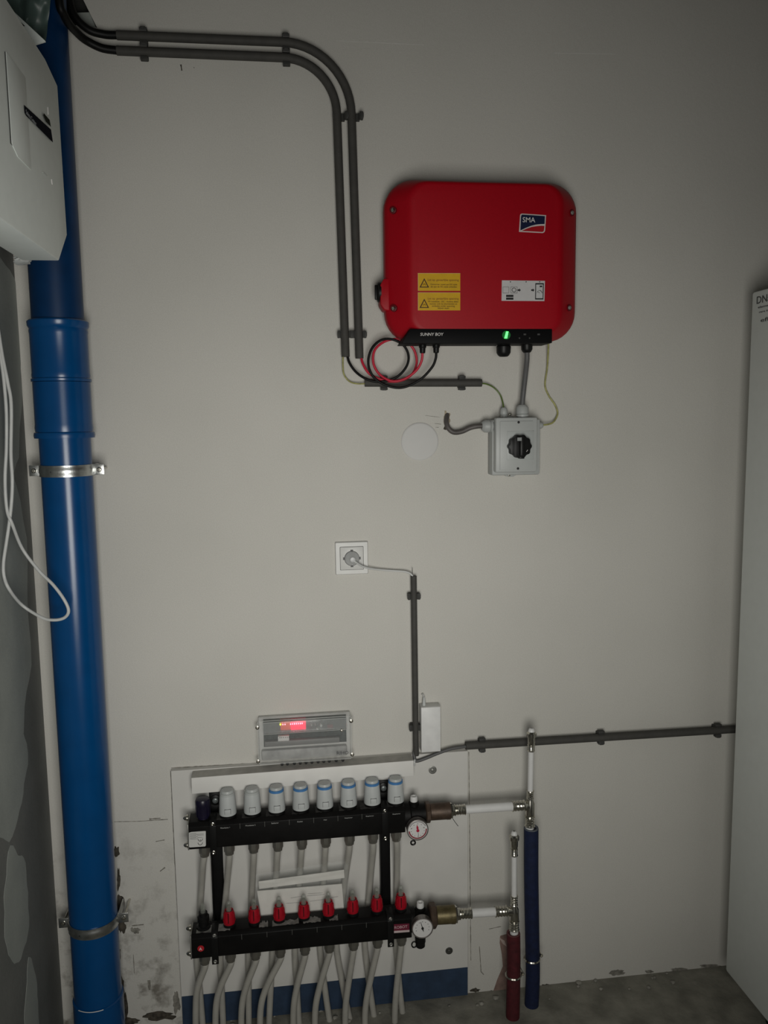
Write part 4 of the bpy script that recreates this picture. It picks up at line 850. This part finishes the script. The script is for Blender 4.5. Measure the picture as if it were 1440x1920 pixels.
def insulation(pts, r, m, label, ends):
    t = thing('pipe_insulation', label, 'pipe insulation', pts[-1], 'foam sleeves on the heating pipes')
    bm = B(); path = catmull(pts, 8)
    tube(bm, path, r, 24, smooth=False); obj('foam_sleeve', bm, m, t)
    a = path[0]; u = (path[0]-path[1]).normalized(); bm = B(); lathe(bm, a, u, [(-.001, r*.99), (.0022, r*.97), (.0025, r*.78), (.0, r*.70), (0, 0)], 24); obj('sleeve_rim', bm, ends, t)
    return t
insulation(D([(996, 1553, .085), (996, 1640, .082), (998, 1760, .072), (999, 1830, .066)])+[Vector((P(996, 1880, .066).x, -.066, -.03))], .0185, M_navy, 'dark blue foam sleeve on the right-hand pipe', mat('navy_rim', (.10, .11, .13), .8))
insulation(D([(962.5, 1750, .100), (963, 1820, .100)])+[Vector((P(961, 1910, .100).x, -.100, -.03))], .0176, M_maroon, 'dark red foam sleeve on the left-hand pipe', mat('maroon_rim', (.11, .04, .04), .8))
def small_clamp(x, y, d, r, sx, sy, label):
    c = P(x, y, d); t = thing('small_clamp', label, 'pipe clamp', c, 'small clamps on the foam sleeves')
    bm = B(); n = 24
    for k in range(n):
        a0_, a1_ = 2*PI*k/n, 2*PI*(k+1)/n
        tube(bm, [c+Vector((r*math.cos(a0_), r*math.sin(a0_), 0)), c+Vector((r*math.cos(a1_), r*math.sin(a1_), 0))], .0032, 6, smooth=False)
    obj('band', bm, M_nickel, t)
    p = P(sx, sy, d); bm = B(); tube(bm, [c+(p-c)*.75, p], .0035, 8, smooth=False); tube(bm, [p, Vector((p.x, 0, p.z))], .0028, 8, smooth=False); screw(bm, p-Vector((0, .002, 0)), Yn, .0048, .004); obj('clamp_screw', bm, M_nickel, t)
small_clamp(962.5, 1828, .100, .0182, 979, 1824, 'small metal clamp around the dark red foam sleeve')
small_clamp(997.5, 1797, .070, .0188, 1014, 1790, 'small metal clamp around the dark blue foam sleeve')
# ------------------------------------------------------------------ floor heating hoses
upl = [aXe]+aX; upz = uz0-.030
Ob = [(369, 382), (413, 419), (466, 466), (511, 503), (553, 561), (600, 619.5), (631, 658), (684, 703), (742, 756)]
of = [(378, 366.7), (432, 403.6), (480, 452), (526, 487), (572, 549.5), (619.5, 590), (664, 647), (709, 684), (752.5, 740)]
HO = ['leftmost', 'second', 'third', 'fourth', 'middle', 'sixth', 'seventh', 'eighth', 'rightmost']
def floor_pt(x, d):    # where the hose meets the floor, d off the wall
    y0, y1 = 1850, 2050
    for _ in range(30):
        ym = (y0+y1)/2
        if P(x, ym, d).z > 0: y0 = ym
        else: y1 = ym
    p = P(x, y1, d); return Vector((p.x, p.y, -.02))
for i in range(9):
    x = upl[i]; xm, xb_ = Ob[i]
    lab = f'{HO[i]} pale hose hanging from the upper manifold' if i in (0, 8, 4) else f'{HO[i]} pale hose from the left hanging from the upper manifold'
    xn = [381, 430, 476, 520, 565, 610, 655, 700, 745][i]; ys = 1612-(xn-381)*.09
    pts = [Vector((x, -dU, upz)), P(xn-.5, ys+10, dU-.006)]+[P(lerp(xn, xm, k), lerp(ys, 1800-(xm-360)*.09, k), dd) for k, dd in ((.24, .045), (.5, .034), (.75, .031), (1, .030))]+[ P(lerp(xm, xb_, .5), 1870-(xm-360)*.05, .036), floor_pt(xb_, .045)]
    hose(pts, .0080, M_pex, 'heating_hose', lab, 'hose', 'pale hoses from the upper manifold')
lowl = [fXe]+fX; lwz = wz0-.030
for i in range(9):
    x = lowl[i]; xm, xb_ = of[i]
    lab = f'{HO[i]} pale hose leaving the bottom of the lower manifold' if i in (0, 8, 4) else f'{HO[i]} pale hose from the left leaving the bottom of the lower manifold'
    pts = [Vector((x, -dW, lwz)), Vector((x-.001, -dW, lwz-.015)), P(lerp(xm, xb_, .65), 1852-(xm-360)*.02, .080), P(lerp(xm, xb_, .95), 1890, .075), floor_pt(xb_, .072)]
    hose(pts, .0080, M_pex, 'heating_hose', lab, 'hose', 'pale hoses from the lower manifold')
# ------------------------------------------------------------------ papers in a clear bag
bg = thing('document_bag', 'clear bag of folded papers tucked behind the red flow meters', 'bag', P(565, 1690, .058))
def sheet(name, cor, d0, d1, m, amp, seed, nx=24, ny=8, th=.0006, par=bg):
    bm = B(); (a, b, c_, d_) = cor; g = []
    for j in range(ny+1):
        row = []
        for i in range(nx+1):
            u, v = i/nx, j/ny; x = lerp(lerp(a[0], b[0], u), lerp(d_[0], c_[0], u), v); y = lerp(lerp(a[1], b[1], u), lerp(d_[1], c_[1], u), v)
            row.append(bm.verts.new(P(x, y, lerp(d0, d1, v)+amp*noise.noise(Vector((u*4+seed, v*2.5, seed))))))
        g.append(row)
    for j in range(ny):
        for i in range(nx): bm.faces.new((g[j][i], g[j][i+1], g[j+1][i+1], g[j+1][i]))
    r = bmesh.ops.extrude_face_region(bm, geom=list(bm.faces)); bmesh.ops.translate(bm, verts=[e for e in r['geom'] if isinstance(e, bmesh.types.BMVert)], vec=(0, th, 0))
    return obj(name, bm, m, par)
sheet('booklet', ((482, 1671), (641, 1657.5), (645, 1706), (490, 1722)), .0565, .0565, M_paper, .0006, 1, th=.002)
sheet('booklet', ((485, 1653), (645, 1631), (646, 1646), (486, 1667)), .060, .057, M_paper, .0015, 2, th=.0015)
bm = B()
for (x0, y0, x1, y1) in ((545, 1684, 568, 1680), (575, 1680, 609, 1677), (577, 1676, 605, 1674), (536, 1694, 563, 1692), (581, 1690, 610, 1686), (622, 1683, 634, 1681)): tube(bm, [P(x0, y0, .0574), P(x1, y1, .0574)], .0003, 4, smooth=False)
obj('print_line', bm, M_dim, bg)
sheet('clear_film', ((479, 1640), (652, 1612), (655, 1704), (484, 1718)), .064, .0595, M_film, .003, 9, nx=40, ny=20, th=.0003)
# ------------------------------------------------------------------ white wall unit at the left
XF = -.416; un = thing('wall_unit', 'white boxy unit with a slanted black label on the left wall', 'wall unit', (XF-.03, -.45, 1.87))
z0_, z1_ = PX(111, 489, XF).z, PX(85, 110, XF).z
f1, f2, f3, f4 = PX(126, 442, XF), PX(108, 160, XF), PX(111, 489, XF), PX(85, 110, XF)
yn = -.80
pts = [f1, f2, Vector((XF, f4.y, z1_)), Vector((XF, yn, z1_)), Vector((XF, yn, z0_)), Vector((XF, f3.y, z0_))]
bm = B(); prism(bm, pts, (-.070, 0, 0), .003); M_unit = mat('unit_white', (.80, .85, .82), .5, var=.02); obj('unit_body', bm, M_unit, un)
bm = B(); span(bm, (XF-.069, -.30, z0_+.03), (XL-.0, yn+.02, z1_-.03), .002); obj('rear_housing', bm, mat('unit_grey', (.36, .38, .37), .5), un)
# raised service cover on the face
cz = PX(20, 268, XF).z; ct_ = PX(10, 97, XF).z; cy_ = PX(15, 180, XF).y
bm = B(); prism(bm, [Vector((XF+.0001, cy_, ct_)), Vector((XF+.0001, cy_, cz)), Vector((XF+.0001, cy_+.028, cz-.012)), Vector((XF+.0001, cy_+.10, cz-.012)), Vector((XF+.0001, cy_+.10, ct_))], (.0015, 0, 0), .0005); obj('service_cover', bm, M_unit, un)
M_slot = mat('slot_grey', (.08, .085, .08), .6)
bm = B(); prism(bm, [PX(x, y, XF+.0004) for x, y in ((8.5, 97), (10.8, 97), (21.3, 266), (33.5, 281), (32.5, 283), (19.3, 269))], (.0004, 0, 0)); obj('cover_gap', bm, M_slot, un)
pxf = lambda l, X: [PX(x, y, X) for x, y in l]
bm = B(); prism(bm, pxf(((45, 197), (95.3, 243), (98.8, 266.8), (49, 217), (46.3, 212)), XF+.0022), (.0005, 0, 0)); obj('name_label', bm, mat('label_black', (.008, .009, .014), .9, spec=.05), un, label='slanted black name label')
bm = B(); prism(bm, pxf(((82, 212.5), (92.6, 224.8), (95, 237.8), (86.5, 228.5), (81.3, 216.5)), XF+.0022), (.0005, 0, 0)); obj('small_label', bm, mat('label_olive', (.02, .022, .015), .9, spec=.05), un)
a = PX(49, 213, XF+.003); b = PX(68, 230.5, XF+.003)
text('Safety Center', a, abs((b-a).y), mat('label_grey', (.25, .26, .28), .5), un, rot=(PI/2, 0, PI/2), wide=False)
for (x0, y0, x1, y1) in ((80.5, 323, 88, 330.5), (96.5, 336, 98, 346), (89.5, 201, 90.3, 215)):
    bm = B(); tube(bm, [PX(x0, y0, XF+.001), PX(x1, y1, XF+.001)], .0009, 6, smooth=False); obj('moulded_mark', bm, M_print if x0 != 80.5 else M_lgrey, un)
# top flange with a black slot
bm = B(); prism(bm, [P(x, y, .228) for x, y in ((12, 8), (20, 16), (84.5, 76), (62, 83), (40, 60), (16, 30))], (0, .008, 0), .0008); obj('top_flange', bm, M_unit, un)
bm = B(); prism(bm, [P(x, y, .2385) for x, y in ((18, 21), (46, 48), (38, 50))], (0, .002, 0)); obj('flange_slot', bm, M_dark, un)
# crumpled tape under it
bm = B(); r = bmesh.ops.create_icosphere(bm, subdivisions=3, radius=1); c = P(44, 487, .24)
for v in r['verts']:
    n_ = v.co.normalized(); k_ = 1+.45*noise.noise(n_*2.3+Vector((4, 0, 0))); v.co = c+Vector((n_.x*.017*k_, n_.y*.025*k_, n_.z*.008*k_+.004*n_.x))
tag(obj('tape_wad', bm, mat('tape_white', (.55, .57, .56), .5), loc=c), 'crumpled bit of white tape under the white wall unit', 'tape')
# plastic foil in the top left corner
bm = B(); nx, ny = 60, 70; g = []
for j in range(ny+1):
    row = []
    for i in range(nx+1):
        u, v = i/nx, j/ny; x = lerp(-120, 101-16*max(0, v-.6)/.4, u)+5*noise.noise(Vector((v*7, 1, 0))); y = lerp(-230, 98-18*u*u+6*noise.noise(Vector((u*9, 3, 0))), v)
        row.append(bm.verts.new(P(x, y, .178+.030*noise.noise(Vector((u*5, v*3, 2)))+.012*noise.noise(Vector((u*13, v*8, 5))))))
    g.append(row)
for j in range(ny):
    for i in range(nx): bm.faces.new((g[j][i], g[j][i+1], g[j+1][i+1], g[j+1][i]))
tag(obj('plastic_foil', bm, mat('foil_green', (.07, .105, .095), .4, var=.4, scale=12), loc=P(40, 0, .14)), 'crumpled greenish plastic foil in the top left corner', 'foil')
# white looped cord by the left wall
lp = [(-6, 600, .20), (4, 665, .19), (14.6, 718, .185), (21, 760, .185), (20.5, 850, .185), (23, 900, .185), (21.5, 942, .185), (17, 983, .185), (11.5, 1020, .185), (6.5, 1056, .185), (8, 1082, .185), (18, 1106, .185), (42, 1135, .185), (79, 1158, .19), (102, 1162.5, .195), (121, 1158, .20), (128.5, 1145, .205), (120, 1124, .205), (100, 1097, .20), (73, 1070, .195), (42, 1029, .195), (23, 983, .195), (13, 955, .195), (9.5, 900, .195), (12, 840, .195), (12, 775, .195), (8, 720, .2), (3, 680, .2), (-4, 640, .2)]
hose(D([(x, y, (.235 if x < 30 else d)) for x, y, d in lp]), .0034, M_cord, 'looped_cord', 'long white cord hanging in a loop in front of the blue pipe', 'cord', None, 10)
# ------------------------------------------------------------------ white cabinet at the right
XK = P(1384, 1200, .12).x; kz0, kz1 = P(1355, 1820, .12).z, P(1413, 548, .12).z
kb = thing('white_cabinet', 'tall white metal cabinet at the right edge, printed near its top', 'cabinet', (XK+.3, -.45, 0))
bm = B(); span(bm, (XK, -.12, kz0), (XK+.60, -.78, kz1), .006); obj('casing', bm, mat('cabinet_white', (.70, .73, .71), .45, var=.02), kb)
bm = B(); span(bm, (XK+.06, -.20, .012), (XK+.54, -.72, kz0+.004)); obj('base_frame', bm, M_black, kb)
for x in (XK+.08, XK+.52):
    for y in (-.22, -.70): obj('foot', lathe(B(), (x, y, 0), Zp, [(0, .022), (.006, .022), (.008, .01), (.02, .01)], 16), M_black, kb)
def ktext(s, px, py, w_, h): 
    p = PX(px, py, XK-.0006); text(s, p, w_, mat('cabinet_print', (.05, .05, .05), .6), kb, rot=(PI/2, 0, -PI/2), h=h)
ktext('DNa', 1418.5, 570, .055, .017); ktext('elements', 1421, 578.5, .06, .0052); ktext('care inside', 1423, 587, .06, .0045); ktext('eff', 1426, 604, .035, .009)
